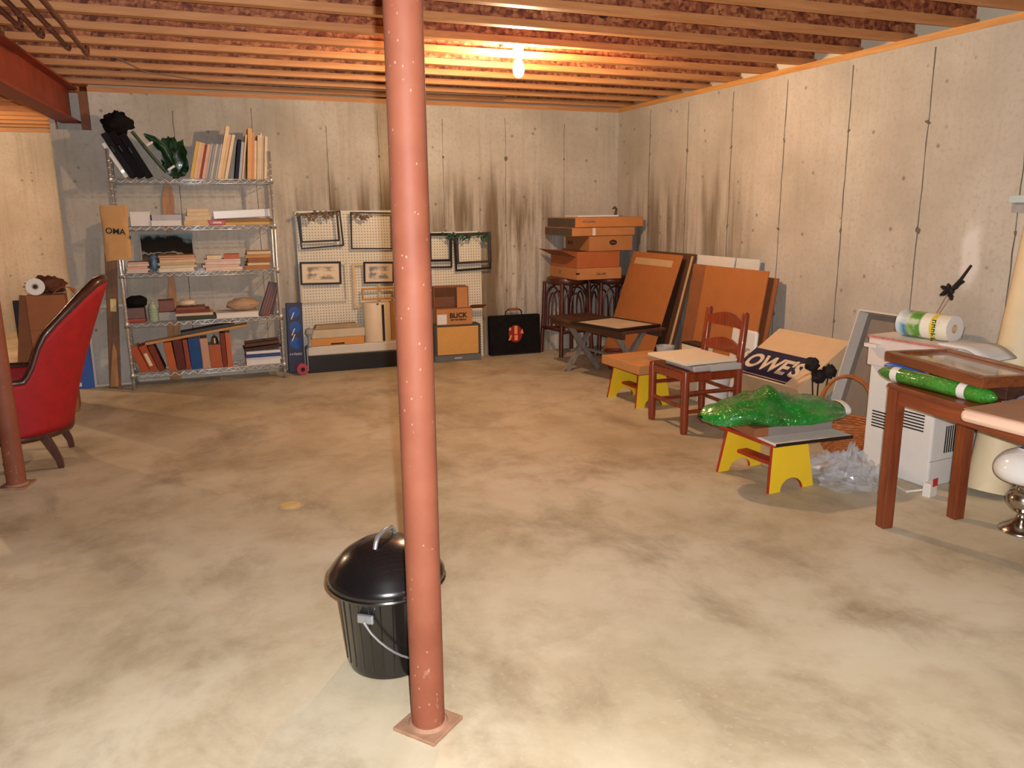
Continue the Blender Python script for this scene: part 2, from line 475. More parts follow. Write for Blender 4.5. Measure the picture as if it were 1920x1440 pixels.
def tie(seed):
    r = random.Random(seed); n = 9
    return B().add([(0, -.006, 0)] + [(math.cos(6.283 * i / n) * .017 * r.uniform(.6, 1.3), .0, math.sin(6.283 * i / n) * .022 * r.uniform(.6, 1.3)) for i in range(n)], [(0, 1 + i, 1 + (i + 1) % n) for i in range(n)])


tie_mesh = [tie(i).mesh('tie_mark', SEAM) for i in range(4)]


def seam(parent, u, side, seed, ties=True):
    z0 = .02; z1 = H - .04 - .25 * rnd.random() * (side == 'b')
    rot = 0 if side == 'b' else R(-90)
    loc = (u, YB, 0) if side == 'b' else (XR, u, 0)
    o = ridge(z0, z1, .0045 if side == 'r' else .0022, .005, seed).build('form_seam', SEAM, parent, False, 0, loc, (0, 0, rot))
    for z in (.62, 1.24, 1.86) if ties else ():
        t = bpy.data.objects.new('tie_mark', tie_mesh[rnd.randrange(4)]); COL.objects.link(t); t.parent = o
        t.location = (rnd.uniform(-.004, .004), -.0005, z + rnd.uniform(-.01, .01)); t.rotation_euler = (0, rnd.uniform(0, 6), 0); q = rnd.uniform(.45, 1.0); t.scale = (q, 1, q * rnd.uniform(.8, 1.5))


for i, x in enumerate((-.06, .545, 1.15, 1.60, 2.19, 2.803, 3.411)): seam(wall_back, x, 'b', i, i > 2)
for i in range(9): seam(wall_right, 6.6016 - .6096 * i, 'r', 20 + i)

# ceiling: subfloor, I-joists every 16 inches, plates and rim
ceiling = tag(B().box(-6.2, 4.3, -3.2, 11.2, JB + JH, JB + JH + .03).build('ceiling', OSB), 'open ceiling of wooden I-joists under strand board', None, None, 'structure')


def joist_meshes(x0, x1):
    web = B().box(x0, x1, -.005, .005, .038, JH - .038)
    return web.mesh('joist', OSB), B().box(x0, x1, -.029, .029, 0, .038).mesh('bottom_flange', PINE), B().box(x0, x1, -.029, .029, JH - .038, JH).mesh('top_flange', PINE)


JA = joist_meshes(-.87, 4.10); JL = joist_meshes(-6, -.89)
for k in range(-19, 15):
    y = 5.0379 + .4064 * k
    for me, far in ((JA, False), (JL, True)):
        if y > YB + .2 and not far: continue
        if far and y < 2.5: continue
        dy = rnd.uniform(-.012, .012)
        j = bpy.data.objects.new('joist', me[0]); COL.objects.link(j); j.parent = ceiling; j.location = (0, y + dy, JB)
        for nm, q in (('bottom_flange', me[1]), ('top_flange', me[2])):
            f = bpy.data.objects.new(nm, q); COL.objects.link(f); f.parent = j
holes = B()
tr1 = tag(B().box(XR - .006, XR + .14, -3.2, YB, H, JB).build('trim_1', PINEY), 'wooden sill plate on top of the concrete wall beside the joist ends', None, None, 'structure')
tr2 = tag(B().box(-.655, XR + .2, YB - .004, YB + .14, H, JB).build('trim_2', PINE), 'wooden sill plate on top of the streaked back wall', None, None, 'structure')
B().box(XR + .105, XR + .14, -3.2, YB + .2, JB, JB + JH).build('rim_board', FOAM, tr1)
B().box(-.655, XR + .1, YB + .10, YB + .135, JB, JB + JH).build('rim_board', FOAM, tr2)
tr3 = tag(B().box(-6.0, -.94, 10.90, 11.05, H, JB).build('trim_3', PINE), 'sill plate on the far warm-lit wall', None, None, 'structure')
B().box(-6.0, -.69, 11.05, 11.09, JB, JB + JH).build('rim_board', FOAM, tr3)
# dark round holes and knock-outs in the joist webs, seen as flat dark discs set on the webs
KNOCK = M('knockout_hole', (44, 26, 18), .9, .2, 20)
kb = B().lathe([(.024, 0), (.024, .003)], 12).mesh('knockout', KNOCK)
for yk, xs in ((4.6315, (.35, .9, 2.7, 3.2)), (5.0379, (-.3, 1.2, 3.3)), (4.2251, (2.2, 2.9, 3.4)), (3.8187, (2.0, 3.0)), (5.8507, (-.2, .1, .5)), (5.444, (-.45, .7))):
    for x in xs:
        ks = [j for j in ceiling.children if j.name.startswith('joist') and abs(j.location.y - yk) < .03 and j.data == JA[0]][0]
        o = bpy.data.objects.new('knockout', kb); COL.objects.link(o); o.parent = ks; o.location = (x + rnd.uniform(-.1, .1), -.0055, JH / 2 + rnd.uniform(-.03, .03)); o.rotation_euler = (R(90), 0, 0); o.scale = (1.5, 1, 1)

# steel beam over the left post, with its wooden pocket filler
bl = math.hypot(.165, 2.6); ang = math.atan2(.165, 2.6)
bm_ = T('steel_beam', 'red-primed steel I-beam running back into the concrete wall pocket', 'beam', (-.80, YB + .1, 2.075), -ang); bm_['kind'] = 'structure'
B().box(-.07, .07, -10.2, 0, 0, .014).build('bottom_flange', STEEL, bm_)
B().box(-.07, .07, -10.2, 0, .252, .266).build('top_flange', STEEL, bm_)
B().box(-.006, .006, -10.2, 0, .014, .252).build('web', STEEL, bm_)
tag(B().box(-.720, -.657, YB - .008, YB + .1, 2.022, H).build('pocket_filler', M('brown_filler_board', (128, 82, 56), .75, .12, 10, .2)), 'brown wooden filler beside the beam end in the wall pocket', 'board')


def post(label, loc, plate_rot, top):
    t = T('support_post', label, 'post', loc)
    B().lathe([(.0457, .011), (.0457, top)], 40).build('pipe', POST, t, True)
    B().lathe([(.056, .011), (.049, .019)], 40).build('weld_bead', RUST, t, True)
    b = B().box(-.069, .069, -.069, .069, 0, .011)
    b.build('base_plate', RUST, t, False, .002, rot=(0, 0, plate_rot))
    B().box(-.07, .07, -.07, .07, top, top + .012).build('cap_plate', STEEL, t)
    return t


post('tall red-primed steel post standing in front of the black trash can', (.489, 1.888, 0), R(-52), JB - .013)
post('red-primed steel post at the photo edge beside the red armchair', (-.9647, 4.6129, 0), R(-14), 2.062)


# bulb in a porcelain holder between two joists
def ceiling_bulb(label, loc, strength):
    t = T('ceiling_lamp', label, 'lamp', loc)
    x0 = JB + JH - loc[2]
    B().box(-.05, .05, -.19, .19, .135, .155).build('mounting_board', PINE, t)
    B().lathe([(.045, .135), (.05, .12), (.034, .10), (.026, .06), (.024, .048)], 24).build('lampholder', WHITEG, t, True)
    pr = [(.0135, .05), (.016, .035), (.026, .012), (.0335, -.012), (.0345, -.03), (.030, -.052), (.018, -.068), (.004, -.074)]
    B().lathe(pr, 24).build('bulb', bulb_mat(strength), t, True)
    return t


ceiling_bulb('bare glowing light bulb hanging between the ceiling joists', (1.975, 4.835, 2.262), BULB)
ceiling_bulb('bare glowing light bulb over the room beyond the steel beam', (-2.9, 8.9, 2.262), BULB_FAR)
ceiling_bulb('added unseen fill bulb behind the camera', (1.7, -1.05, 2.262), REAR_FILL)  # added fill lamp, out of view, lifts the light from behind

# pipes at the upper left
COPPER = M('dull_copper', (112, 62, 42), .45, .25, 12, .1, .5)
for i, (a, b_, lab) in enumerate((((-.575, 2.5), (-.486, 5.63), 'longest brown copper pipe of four under the joists by the beam'), ((-.655, 2.5), (-.567, 5.49), 'brown copper pipe under the joists, second from the longest'), ((-.735, 2.5), (-.653, 5.16), 'brown copper pipe under the joists, third from the longest'), ((-.80, 2.5), (-.722, 4.97), 'brown copper pipe running closest along the steel beam'))):
    t = T('copper_pipe', lab, 'pipe', (a[0], a[1], 0), 0, 'copper pipes along the beam')
    dx, dy = b_[0] - a[0], b_[1] - a[1]
    B().tube([(0, 0, 2.318), (dx, dy, 2.318), (dx, dy + .02, 2.326), (dx, dy + .025, 2.36), (dx, dy + .025, JB + JH)], .012, 10).build('pipe', COPPER, t, True)
    for q in (.80, .97):
        B().lathe([(.016, -.02), (.016, .02)], 12).build('coupling', COPPER, t, True, loc=(dx * q, dy * q, 2.318), rot=(R(90), 0, 0))
tag(B().tube([(-.35, 5.8, 2.338), (-.2, 6.3, 2.334), (.2, 6.62, 2.337), (.9, 6.62, 2.332), (1.1, 6.66, 2.337), (1.6, 6.66, 2.333), (2.6, 6.66, 2.336)], .005, 6).build('electric_cable', M('grey_cable', (120, 104, 92), .6)), 'thin grey electric cable stapled under the back joists', 'cable')
# floor clean-out plug
t = T('floor_plug', 'pale round clean-out plug set in the concrete floor', 'floor plug', (.33, 3.755, 0))
B().lathe([(.062, .001), (.062, .003), (.055, .004)], 28).build('collar', M('patched_mortar', (196, 172, 132), .6, .12, 20, .2), t, True)
B().lathe([(.047, .003), (.047, .006), (.02, .007)], 28).build('cap', M('pale_brass', (222, 192, 130), .4, .1, 18), t, True)

# ================================================================ things
# ---------------------------------------------------------------- small generic builders
def carton(name, label, loc, w, d, h, rot=0, mt=None, group=None, open_top=False, tape=True, cat='box'):
    """closed or open carton; origin at the middle of its base"""
    mt = mt or CARD
    t = T(name, label, cat, loc, rot, group)
    if open_top:
        th = .006; b = B()
        b.box(-w / 2, w / 2, -d / 2, d / 2, 0, th)
        b.box(-w / 2, w / 2, -d / 2, -d / 2 + th, th, h); b.box(-w / 2, w / 2, d / 2 - th, d / 2, th, h)
        b.box(-w / 2, -w / 2 + th, -d / 2 + th, d / 2 - th, th, h); b.box(w / 2 - th, w / 2, -d / 2 + th, d / 2 - th, th, h)
        b.build('body', mt, t)
    else:
        B().box(-w / 2, w / 2, -d / 2, d / 2, 0, h).build('body', mt, t, False, .003)
        if tape:
            B().box(-w / 2 - .0006, w / 2 + .0006, -.025, .025, h - .0002, h + .0008).build('tape', M('packing_tape', (200, 160, 112), .3, .05, 8), t)
    return t


def flap(t, name, mt, w, l, loc, rot):
    return B().box(-w / 2, w / 2, 0, l, 0, .004).build(name, mt, t, False, 0, loc, rot)


COVERS = {}


def cover(c):
    if c not in COVERS: COVERS[c] = M('cover_%d_%d_%d' % c, c, .6, .1, 10, spec=.25 if max(c) > 60 else .1)
    return COVERS[c]


def lying_book(label, x, y, z, w, d, h, c, rz=0, group=None, spine=True, pages=None, name='book', cat='book'):
    """book lying flat, its spine (or page edges) towards the room"""
    t = T(name, label, cat, (x, y, z), rz, group); e = min(.004, h * .16)
    b = B().box(-w / 2, w / 2, -d / 2, d / 2, 0, e).box(-w / 2, w / 2, -d / 2, d / 2, h - e, h)
    if spine: b.box(-w / 2, w / 2, -d / 2, -d / 2 + e, e, h - e)
    b.build('cover', cover(c), t)
    B().box(-w / 2 + .004, w / 2 - .004, -d / 2 + (e if spine else .004), d / 2 - .004, e, h - e).build('pages', pages or PAGES, t)
    return t


def standing_book(label, x, y, z, th, d, h, c, lean=0, group=None, pages=None, name='book', cat='book'):
    """book or canvas standing on its lower edge and leaning; pivot is the corner it leans on"""
    s = 1 if lean > 0 else -1
    t = T(name, label, cat, (x, y, z), (0, R(lean), 0), group); e = min(.003, th * .2)
    x0, x1 = (-th, 0) if lean > 0 else (0, th)
    b = B().box(x0, x0 + e, 0, d, 0, h).box(x1 - e, x1, 0, d, 0, h).box(x0 + e, x1 - e, 0, e, 0, h)
    b.build('cover', cover(c), t)
    B().box(x0 + e, x1 - e, e, d - .003, .003, h - .004).build('pages', pages or PAGES, t)
    return t


def frame(name, label, loc, w, h, border, mt, pic=None, rot=(0, 0, 0), thick=.018, group=None, mat_w=0, mat_mt=None, cat='picture frame'):
    """hung or leaning frame in its local xz plane; origin at the middle of its lower edge, front towards -y"""
    t = T(name, label, cat, loc, rot, group)
    for a in ((-w / 2, w / 2, 0, border), (-w / 2, w / 2, h - border, h)):
        B().box(a[0], a[1], -thick, 0, a[2], a[3]).build('rail', mt, t, False, .002)
    for a in ((-w / 2, -w / 2 + border), (w / 2 - border, w / 2)):
        B().box(a[0], a[1], -thick, 0, border, h - border).build('rail', mt, t, False, .002)
    if mat_w:
        i = border; b = B()
        for q in ((-w / 2 + i, w / 2 - i, i, i + mat_w), (-w / 2 + i, w / 2 - i, h - i - mat_w, h - i), (-w / 2 + i, -w / 2 + i + mat_w, i + mat_w, h - i - mat_w), (w / 2 - i - mat_w, w / 2 - i, i + mat_w, h - i - mat_w)):
            b.box(q[0], q[1], -thick * .6, -thick * .5, q[2], q[3])
        b.build('mat_board', mat_mt, t)
    if pic:
        B().box(-w / 2 + border, w / 2 - border, -thick * .5, -thick * .35, border, h - border).build('picture', pic, t)
    return t


def leaf_spray(name, label, loc, w, n, mt, seed, hang=.06, cat='garland'):
    r = random.Random(seed); t = T(name, label, cat, loc); b = B()
    pts = [(-w / 2 + w * i / 6, -.012 + r.uniform(-.004, .004), -hang * .5 * math.sin(math.pi * i / 6) + r.uniform(-.008, .008)) for i in range(7)]
    B().tube(pts, .0025, 5).build('stem', M('dry_stem', (96, 70, 48), .8), t)
    for i in range(n):
        q = r.random(); p = pts[min(6, int(q * 7))]; a = r.uniform(0, 6.28); L = r.uniform(.025, .05); wd = L * .38
        mx = Matrix.Translation((p[0] + r.uniform(-.02, .02), p[1] - r.uniform(0, .012), p[2])) @ Euler((r.uniform(-.6, .6), a, 0)).to_matrix().to_4x4()
        b.add([(0, 0, 0), (wd, -.004, -L * .5), (0, .003, -L), (-wd, -.004, -L * .5)], [(0, 1, 2, 3)], mx)
    b.build('leaves', mt, t, solid=.0012)
    return t


# ---------------------------------------------------------------- chrome wire shelf unit
SX0, SX1, SY0, SY1 = -.552, .650, 6.872, 7.182
SZ = (.125, .535, .925, 1.285, 1.645)
shelf = T('wire_shelf_unit', 'five-tier chrome wire shelf unit full of books against the back wall', 'shelf', ((SX0 + SX1) / 2, (SY0 + SY1) / 2, 0))
sw_, sd_ = SX1 - SX0, SY1 - SY0
pm = B().rod((0, 0, .03), (0, 0, 1.862), .0125, 12)
for i in range(34): pm.lathe([(.0131, .0), (.0131, .004)], 12, (0, 0, .06 + i * .052))
pm = pm.mesh('post', CHROME, True); fm = B().lathe([(.011, 0), (.017, .006), (.017, .016), (.008, .022), (.008, .034)], 12).mesh('levelling_foot', M('grey_plastic_foot', (120, 118, 116), .5), True)
for sx in (-1, 1):
    for sy in (-1, 1):
        o = bpy.data.objects.new('post', pm); COL.objects.link(o); o.parent = shelf; o.location = (sx * (sw_ / 2 - .014), sy * (sd_ / 2 - .014), 0)
        f = bpy.data.objects.new('levelling_foot', fm); COL.objects.link(f); f.parent = o
tb = B(); X, Yd = sw_ / 2 - .014, sd_ / 2 - .006
for z in (0, -.032):
    for s in (-1, 1):
        tb.rod((-X, s * Yd, z - .003), (X, s * Yd, z - .003), .0033, 6); tb.rod((s * X, -Yd, z - .003), (s * X, Yd, z - .003), .0033, 6)
for s in (-1, 1):
    n = 34; tb.tube([(-X + 2 * X * i / n, s * Yd, -.005 if i % 2 else -.033) for i in range(n + 1)], .0026, 5)
    n = 9; tb.tube([(s * X, -Yd + 2 * Yd * i / n, -.005 if i % 2 else -.033) for i in range(n + 1)], .0026, 5)
for i in range(46): tb.rod((-X + 2 * X * (i + .5) / 46, -Yd, -.0022), (-X + 2 * X * (i + .5) / 46, Yd, -.0022), .0018, 5)
for q in (-.33, .33): tb.rod((-X, q * Yd, -.007), (X, q * Yd, -.007), .003, 6)
tm = tb.mesh('wire_tier', CHROME, True); cm = B().lathe([(.0155, -.02), (.018, -.036), (.0185, .002), (.016, .006)], 12).mesh('collar', CHROME, True)
for z in SZ:
    o = bpy.data.objects.new('wire_tier', tm); COL.objects.link(o); o.parent = shelf; o.location = (0, 0, z)
    for sx in (-1, 1):
        for sy in (-1, 1):
            c = bpy.data.objects.new('collar', cm); COL.objects.link(c); c.parent = o; c.location = (sx * (sw_ / 2 - .014), sy * (sd_ / 2 - .014), 0)

# --- top tier
Z5 = SZ[4] + .001
b = T('binder', 'white binder leaning left at the end of the top tier', 'binder', (-.44, 6.90, Z5), (0, R(-28.5), 0))
B().box(0, .034, 0, .24, 0, .285).build('cover', WHITE, b, False, .004)
B().lathe([(.012, 0), (.012, .002)], 14).build('finger_ring', CHROME, b, loc=(.017, -.0005, .05), rot=(R(90), 0, 0))
for i, (x, th, h, le, c, lab) in enumerate(((-.400, .045, .36, -28, (30, 28, 31), 'grey-black portfolio leaning beside the white binder'), (-.347, .05, .37, -27.5, (14, 13, 14), 'glossy black portfolio leaning in the middle of the three'), (-.289, .05, .35, -27, (20, 19, 21), 'black portfolio leaning closest to the green plastic'))):
    t = standing_book(lab, x, 6.89, Z5, th, .25, h, c, le, 'black portfolios on the top tier', BLACKC, 'portfolio', 'portfolio')
    B().tube([(th * .3, -.002, h * .55), (th * .3, -.02, h * .58), (th * .3, -.02, h * .70), (th * .3, -.002, h * .73)], .004, 6).build('handle', BLACK, t, True)


def lump(name, label, loc, r, mt, seed, amp=.25, freq=3.0, cat='cloth', rot=(0, 0, 0), nu=28, nv=18, flat=None):
    def fn(u, v):
        a = 2 * math.pi * u; p = math.pi * (v - .5)
        d = Vector((math.cos(p) * math.cos(a), math.cos(p) * math.sin(a), math.sin(p)))
        k = 1 + amp * noise.noise(d * freq + Vector((seed * 7.1, 0, 0))) + amp * .5 * noise.noise(d * freq * 2.3 + Vector((0, seed * 3.3, 0)))
        q = Vector((d.x * r[0], d.y * r[1], d.z * r[2])) * k
        if flat is not None and q.z < flat: q.z = flat
        return tuple(q)
    o = B().grid(nu, nv, fn, closed_u=True).build(name, mt, None, True, 0, loc, rot)
    return tag(o, label, cat)


lump('cloth_bundle', 'black bundled cloth draped over the tops of the black portfolios', (-.455, 7.0, 2.056), (.10, .07, .085), BLACKC, 2, .35, 2.4)
GREENF = M('dark_green_plastic', (22, 62, 30), .3, .3, 9, .4, coat=.4)
t = T('plastic_sheet', 'dark green plastic sheeting rolled and leaning on the top tier', 'plastic sheet', (-.10, 6.93, Z5 + .02), (0, R(-33), 0))
B().grid(18, 14, lambda u, v: (.02 + .09 * math.sin(v * 3.0) * (.6 + .4 * math.cos(u * 6.283)) + .02 * noise.noise(Vector((u * 5, v * 6, 1))), .08 + .07 * math.sin(u * 6.283), .0 + v * .36), closed_u=True).build('roll', GREENF, t, True)
B().tube([(-.02, .05, .05), (-.03, .05, .22), (-.035, .05, .42)], .013, 8).build('pole', M('grey_green_tube', (80, 92, 72), .5), t, True)
B().box(.0, .06, -.005, .0, .045, .062).build('label_strip', WHITE, t); B().box(-.01, .04, -.008, -.003, .27, .285).build('label_strip', WHITE, t)
lump('plastic_bag', 'crumpled dark green plastic bag beside the leaning canvases on the top tier', (-.075, 7.12, Z5 + .165), (.085, .035, .15), GREENF, 5, .45, 2.4, 'plastic bag', flat=-.16)
# canvases and books standing, leaning right
specs = [((222, 184, 92), .020, .285, 'yellow'), ((232, 188, 150), .022, .28, 'pale peach'), ((226, 180, 148), .016, .275, 'peach'), ((150, 70, 52), .013, .265, 'brick red'), ((224, 180, 160), .02, .27, 'pink'), ((186, 178, 170), .016, .272, 'warm grey'), ((160, 158, 158), .014, .268, 'grey'), ((196, 190, 182), .014, .274, 'light grey'), ((150, 150, 152), .014, .27, 'mid grey'), ((190, 184, 178), .012, .272, 'pale grey'), ((236, 206, 164), .024, .41, 'tallest cream'), ((228, 190, 146), .022, .35, 'tall tan'), ((236, 212, 178), .02, .345, 'tall cream'), ((128, 128, 132), .018, .30, 'slate grey'), ((44, 44, 58), .024, .305, 'navy'), ((186, 184, 186), .02, .29, 'silver grey'), ((216, 190, 150), .012, .345, 'thin tan'), ((226, 170, 112), .028, .39, 'tall orange-tan'), ((210, 150, 110), .016, .36, 'brown-tan'), ((236, 204, 168), .018, .30, 'short cream'), ((222, 196, 160), .016, .345, 'beige'), ((214, 196, 172), .014, .36, 'end beige'), ((206, 186, 158), .016, .335, 'last tan'), ((228, 206, 174), .018, .33, 'outermost pale')]
x = .022
for i, (c, th, h, nm) in enumerate(specs):
    le = 14 if i < 14 else (9 if i < 17 else 5)
    th *= 1.12
    if i == 14: x += .30 * (math.tan(R(14)) - math.tan(R(9))) * 1.0 + .004
    if i == 17: x += .33 * (math.tan(R(9)) - math.tan(R(5))) * 1.0 + .004
    x += th / math.cos(R(le)) + .0015
    standing_book(nm + ' canvas or book leaning in the row on the top tier', x, 6.895 + rnd.uniform(0, .015), Z5, th, rnd.uniform(.2, .25), h * rnd.uniform(.99, 1.01), c, le, 'canvases leaning on the top tier', cover(c) if i % 3 else PAGES, 'canvas_panel', 'canvas')
# --- second tier
Z4 = SZ[3] + .001
c = carton('paper_box', 'white paper box at the left end of the second tier', (-.362, 7.0, Z4), .144, .2, .11, 0, WHITE)
G = 'flat stacks on the second tier'
lying_book('grey-white binder lying flat, upper of two on the second tier', -.180, 7.0, Z4 + .043, .215, .22, .042, (186, 182, 186), R(4), G)
lying_book('white folder lying flat, lower of two on the second tier', -.178, 7.0, Z4, .225, .24, .042, (232, 228, 222), 0, G, False, WHITE)
z = Z4
for i, (h, w, c, nm) in enumerate(((.036, .2, (222, 186, 138), 'tan book at the bottom of the cream stack on the second tier'), (.036, .2, (230, 200, 156), 'cream book, second from the bottom of the second-tier stack'), (.026, .165, (226, 194, 150), 'pale book, third in the second-tier cream stack'), (.03, .165, (214, 178, 132), 'topmost tan book of the second-tier cream stack'))):
    lying_book(nm, .055 + rnd.uniform(-.008, .008), 7.0, z, w, .2, h, c, R(rnd.uniform(-3, 3)), G, i % 2 == 0); z += h + .001
t = T('red_packet', 'red printed packet lying on the second tier', 'packet', (.195, 6.92, Z4)); B().prism([(-.07, .04), (-.055, .0), (.062, .0), (.07, .04)], -.03, .03).build('wrapper', M('red_print', (176, 40, 44), .4, .2, 30), t, False, .004); B().box(-.03, .035, -.0305, -.030, .012, .028).build('printed_panel', CREAM, t)
lying_book('yellow-brown flat folder under the long white box', .405, 7.03, Z4, .44, .24, .022, (196, 152, 84), 0, G, False, M('yellow_edge', (206, 172, 92), .7, .1, 20))
lying_book('brown flat portfolio above the yellow folder on the second tier', .415, 7.03, Z4 + .023, .42, .24, .024, (150, 110, 72), R(1), G)
t = carton('long_box', 'long white box lying slightly tilted on the second tier', (.395, 7.02, Z4 + .055), .44, .12, .062, (0, R(-2.2), 0), WHITEG)
# --- third tier
Z3 = SZ[2] + .001
frame('landscape_picture', 'landscape picture with dark trees standing on the third tier', (-.198, 7.15, Z3), .41, .30, .012, GREYP, landscape(), (R(-4), 0, 0), .012)
stacks = [(-.408, .165, [((214, 196, 184), .018), ((232, 214, 200), .014), ((226, 170, 150), .02), ((222, 196, 178), .016), ((206, 148, 128), .013)], 'pale pink end stack of the third tier'),
          (-.128, .278, [((232, 216, 190), .032), ((222, 190, 160), .02), ((198, 176, 130), .018), ((226, 190, 146), .026), ((176, 76, 58), .014), ((206, 150, 110), .014)], 'tallest stack before the landscape picture'),
          (.208, .295, [((232, 200, 180), .026), ((226, 176, 160), .02), ((230, 206, 190), .022), ((218, 190, 170), .018)], 'pink stack amid the third tier'),
          (.492, .2, [((176, 122, 74), .03), ((206, 160, 104), .024), ((150, 100, 62), .034), ((198, 148, 92), .028), ((214, 166, 108), .026)], 'tan end stack of the third tier')]
for x, w, items, nm in stacks:
    z = Z3
    for i, (c, h) in enumerate(items):
        pos = 'lowest' if i == 0 else ('topmost' if i == len(items) - 1 else ORD[i])
        pos = pos if i in (0, len(items) - 1) else pos + ' from below'
        lying_book('book, %s of the %s' % (pos, nm), x + rnd.uniform(-.012, .012), 6.99 + rnd.uniform(-.01, .01), z, w * rnd.uniform(.9, 1.0), .2, h, c, R(rnd.uniform(-3, 3)), 'books piled on the third tier', i % 3 != 1); z += h + .001
    if nm.startswith('pink stack'):
        lying_book('small cream paperback on the pink stack of the third tier', x - .06, 6.98, z, .11, .16, .03, (232, 206, 172), R(2), 'books piled on the third tier')
        lying_book('small red patterned book on the pink stack of the third tier', x + .08, 6.98, z, .12, .15, .036, (196, 112, 88), R(-3), 'books piled on the third tier')
lump('cloth', 'pale blue cloth stuffed between two book stacks on the third tier', (-.298, 6.96, Z3 + .072), (.026, .06, .062), M('pale_blue_cloth', (110, 150, 178), .85, .12, 20, .3), 9, .35, 3)
# --- fourth tier
Z2 = SZ[1] + .001
for i, (h, c, nm) in enumerate(((.014, (150, 62, 48), 'dark red thin book under the grey-purple box'), (.014, (176, 84, 64), 'red thin book directly under the grey-purple box'))):
    lying_book(nm, -.475, 7.0, Z2 + i * .0145, .145, .2, h, c, 0, 'red books on the fourth tier')
carton('storage_box', 'grey-purple box at the left of the fourth tier', (-.475, 7.0, Z2 + .030), .142, .18, .085, 0, M('grey_purple_board', (112, 88, 84), .7, .1, 10), None, False, False)
lump('hat', 'black felt hat on the grey-purple box of the fourth tier', (-.465, 7.0, Z2 + .117 + .038), (.085, .09, .05), BLACKC, 3, .16, 1.8, 'hat', flat=-.038)
t = T('ribbed_jar', 'pale green ribbed lidded jar on the fourth tier', 'jar', (-.343, 6.93, Z2)); JG = M('pale_green_ceramic', (168, 190, 158), .3, .08, 14, coat=.4)
B().lathe([(.03, 0)] + [(.031 + .006 * (i % 2), .008 + i * .0105) for i in range(11)] + [(.026, .128)], 22).build('body', JG, t, True)
B().lathe([(.03, .128), (.028, .138), (.012, .146), (.009, .152), (.011, .158), (.004, .163)], 18).build('lid', JG, t, True)
carton('gift_box', 'grey flat box under the red-brown box on the fourth tier', (-.235, 7.02, Z2), .14, .18, .068, 0, GREYP, None, False, False)
carton('trinket_box', 'red-brown box on the grey box of the fourth tier', (-.243, 7.02, Z2 + .07), .115, .14, .09, R(3), M('red_brown_leather', (118, 56, 40), .5, .15, 12), None, False, False)
z = Z2
for i, (h, w, c, nm) in enumerate(((.034, .30, (62, 66, 52), 'dark green book at the base of the fourth-tier stack'), (.022, .29, (206, 170, 132), 'cream paged book in the fourth-tier stack'), (.026, .26, (122, 60, 46), 'maroon book second from top in the fourth-tier stack'), (.018, .22, (140, 84, 66), 'thin brown book on top of the fourth-tier stack'))):
    lying_book(nm, -.025 - i * .012, 6.98, z, w, .2, h, c, R(rnd.uniform(-2, 2)), 'books on the fourth tier', i != 1); z += h + .001
lump('wrapped_bundle', 'cream wrapped bundle on the fourth-tier book stack', (-.085, 6.98, z + .028), (.072, .06, .03), CREAM, 4, .14, 2.5, 'bundle', flat=-.028)
lying_book('white folded papers under the tan paper bag', .293, 6.99, Z2, .335, .24, .045, (226, 216, 206), 0, None, False, WHITE, 'folded_papers', 'papers')
lump('paper_bag', 'tan crumpled paper bag lying on the white papers of the fourth tier', (.342, 6.99, Z2 + .046 + .05), (.125, .10, .055), M('tan_paper', (192, 156, 124), .8, .12, 16, .4), 6, .16, 2.2, 'paper bag', flat=-.05)
t = T('carved_board', 'dark brown carved wooden board leaning at the right of the fourth tier', 'board', (.478, 6.93, Z2), (0, R(22), 0))
B().box(0, .085, 0, .03, .0, .30).build('slab', DARKW, t, False, .004)
for i in range(4): B().box(.008 + i * .02, .018 + i * .02, -.006, 0, .02, .27).build('carved_rib', BROWNW, t)
t.location = (.462, 6.93, Z2 + .001); t.rotation_euler = (0, R(20), 0)
t = T('carved_board', 'second dark carved board leaning behind the first on the fourth tier', 'board', (.515, 6.99, Z2 + .012), (0, R(14), 0))
B().box(0, .07, 0, .025, 0, .27).build('slab', DARKW, t, False, .004)
# --- bottom tier
Z1 = SZ[0] + .001
bt = [((176, 82, 44), .06, .215, -20, 'rust orange binder leaning at the left of the bottom tier'), ((170, 76, 42), .055, .225, -19, 'rust binder with a cream spine label leaning on the bottom tier'), ((120, 52, 32), .045, .22, -18, 'dark rust album leaning on the bottom tier'), ((186, 96, 46), .06, .235, -6, 'orange-brown binder next to the leaning rust ones'), ((96, 44, 34), .065, .245, -4, 'dark maroon album in the middle of the bottom tier'), ((150, 70, 48), .035, .25, -3, 'brick brown album left of the blue one'), ((34, 74, 128), .085, .255, -2.5, 'blue album standing on the bottom tier'), ((196, 150, 122), .055, .25, -2, 'pale pink album right of the blue one'), ((176, 92, 54), .09, .19, -1.5, 'short orange book on the bottom tier under the silver jar'), ((126, 54, 36), .035, .285, -1, 'dark red-brown album near the paper stack'), ((190, 104, 66), .04, .285, -.8, 'orange-brown album beside the paper stack')]
x = -.47
for i, (c, th, h, le, nm) in enumerate(bt):
    t = standing_book(nm, x, 6.905, Z1, th, .22, h, c, le, 'albums on the bottom tier', cover(c) if i % 2 else PAGES, 'album', 'album')
    if i == 8: xjar = x + .045
    if i == 1: B().box(.01, .035, -.0015, 0, .05, .16).build('spine_label', CREAM, t)
    x += th / math.cos(R(le)) + .004 + (.05 if i == 2 else 0) * .4
t = T('silver_jar', 'small silver lidded jar on the short orange book of the bottom tier', 'jar', (xjar, 6.95, Z1 + .193)); B().lathe([(.024, 0), (.028, .03), (.022, .05), (.024, .056), (.008, .066), (.009, .074), (.003, .078)], 18).build('body', SILVER, t, True)
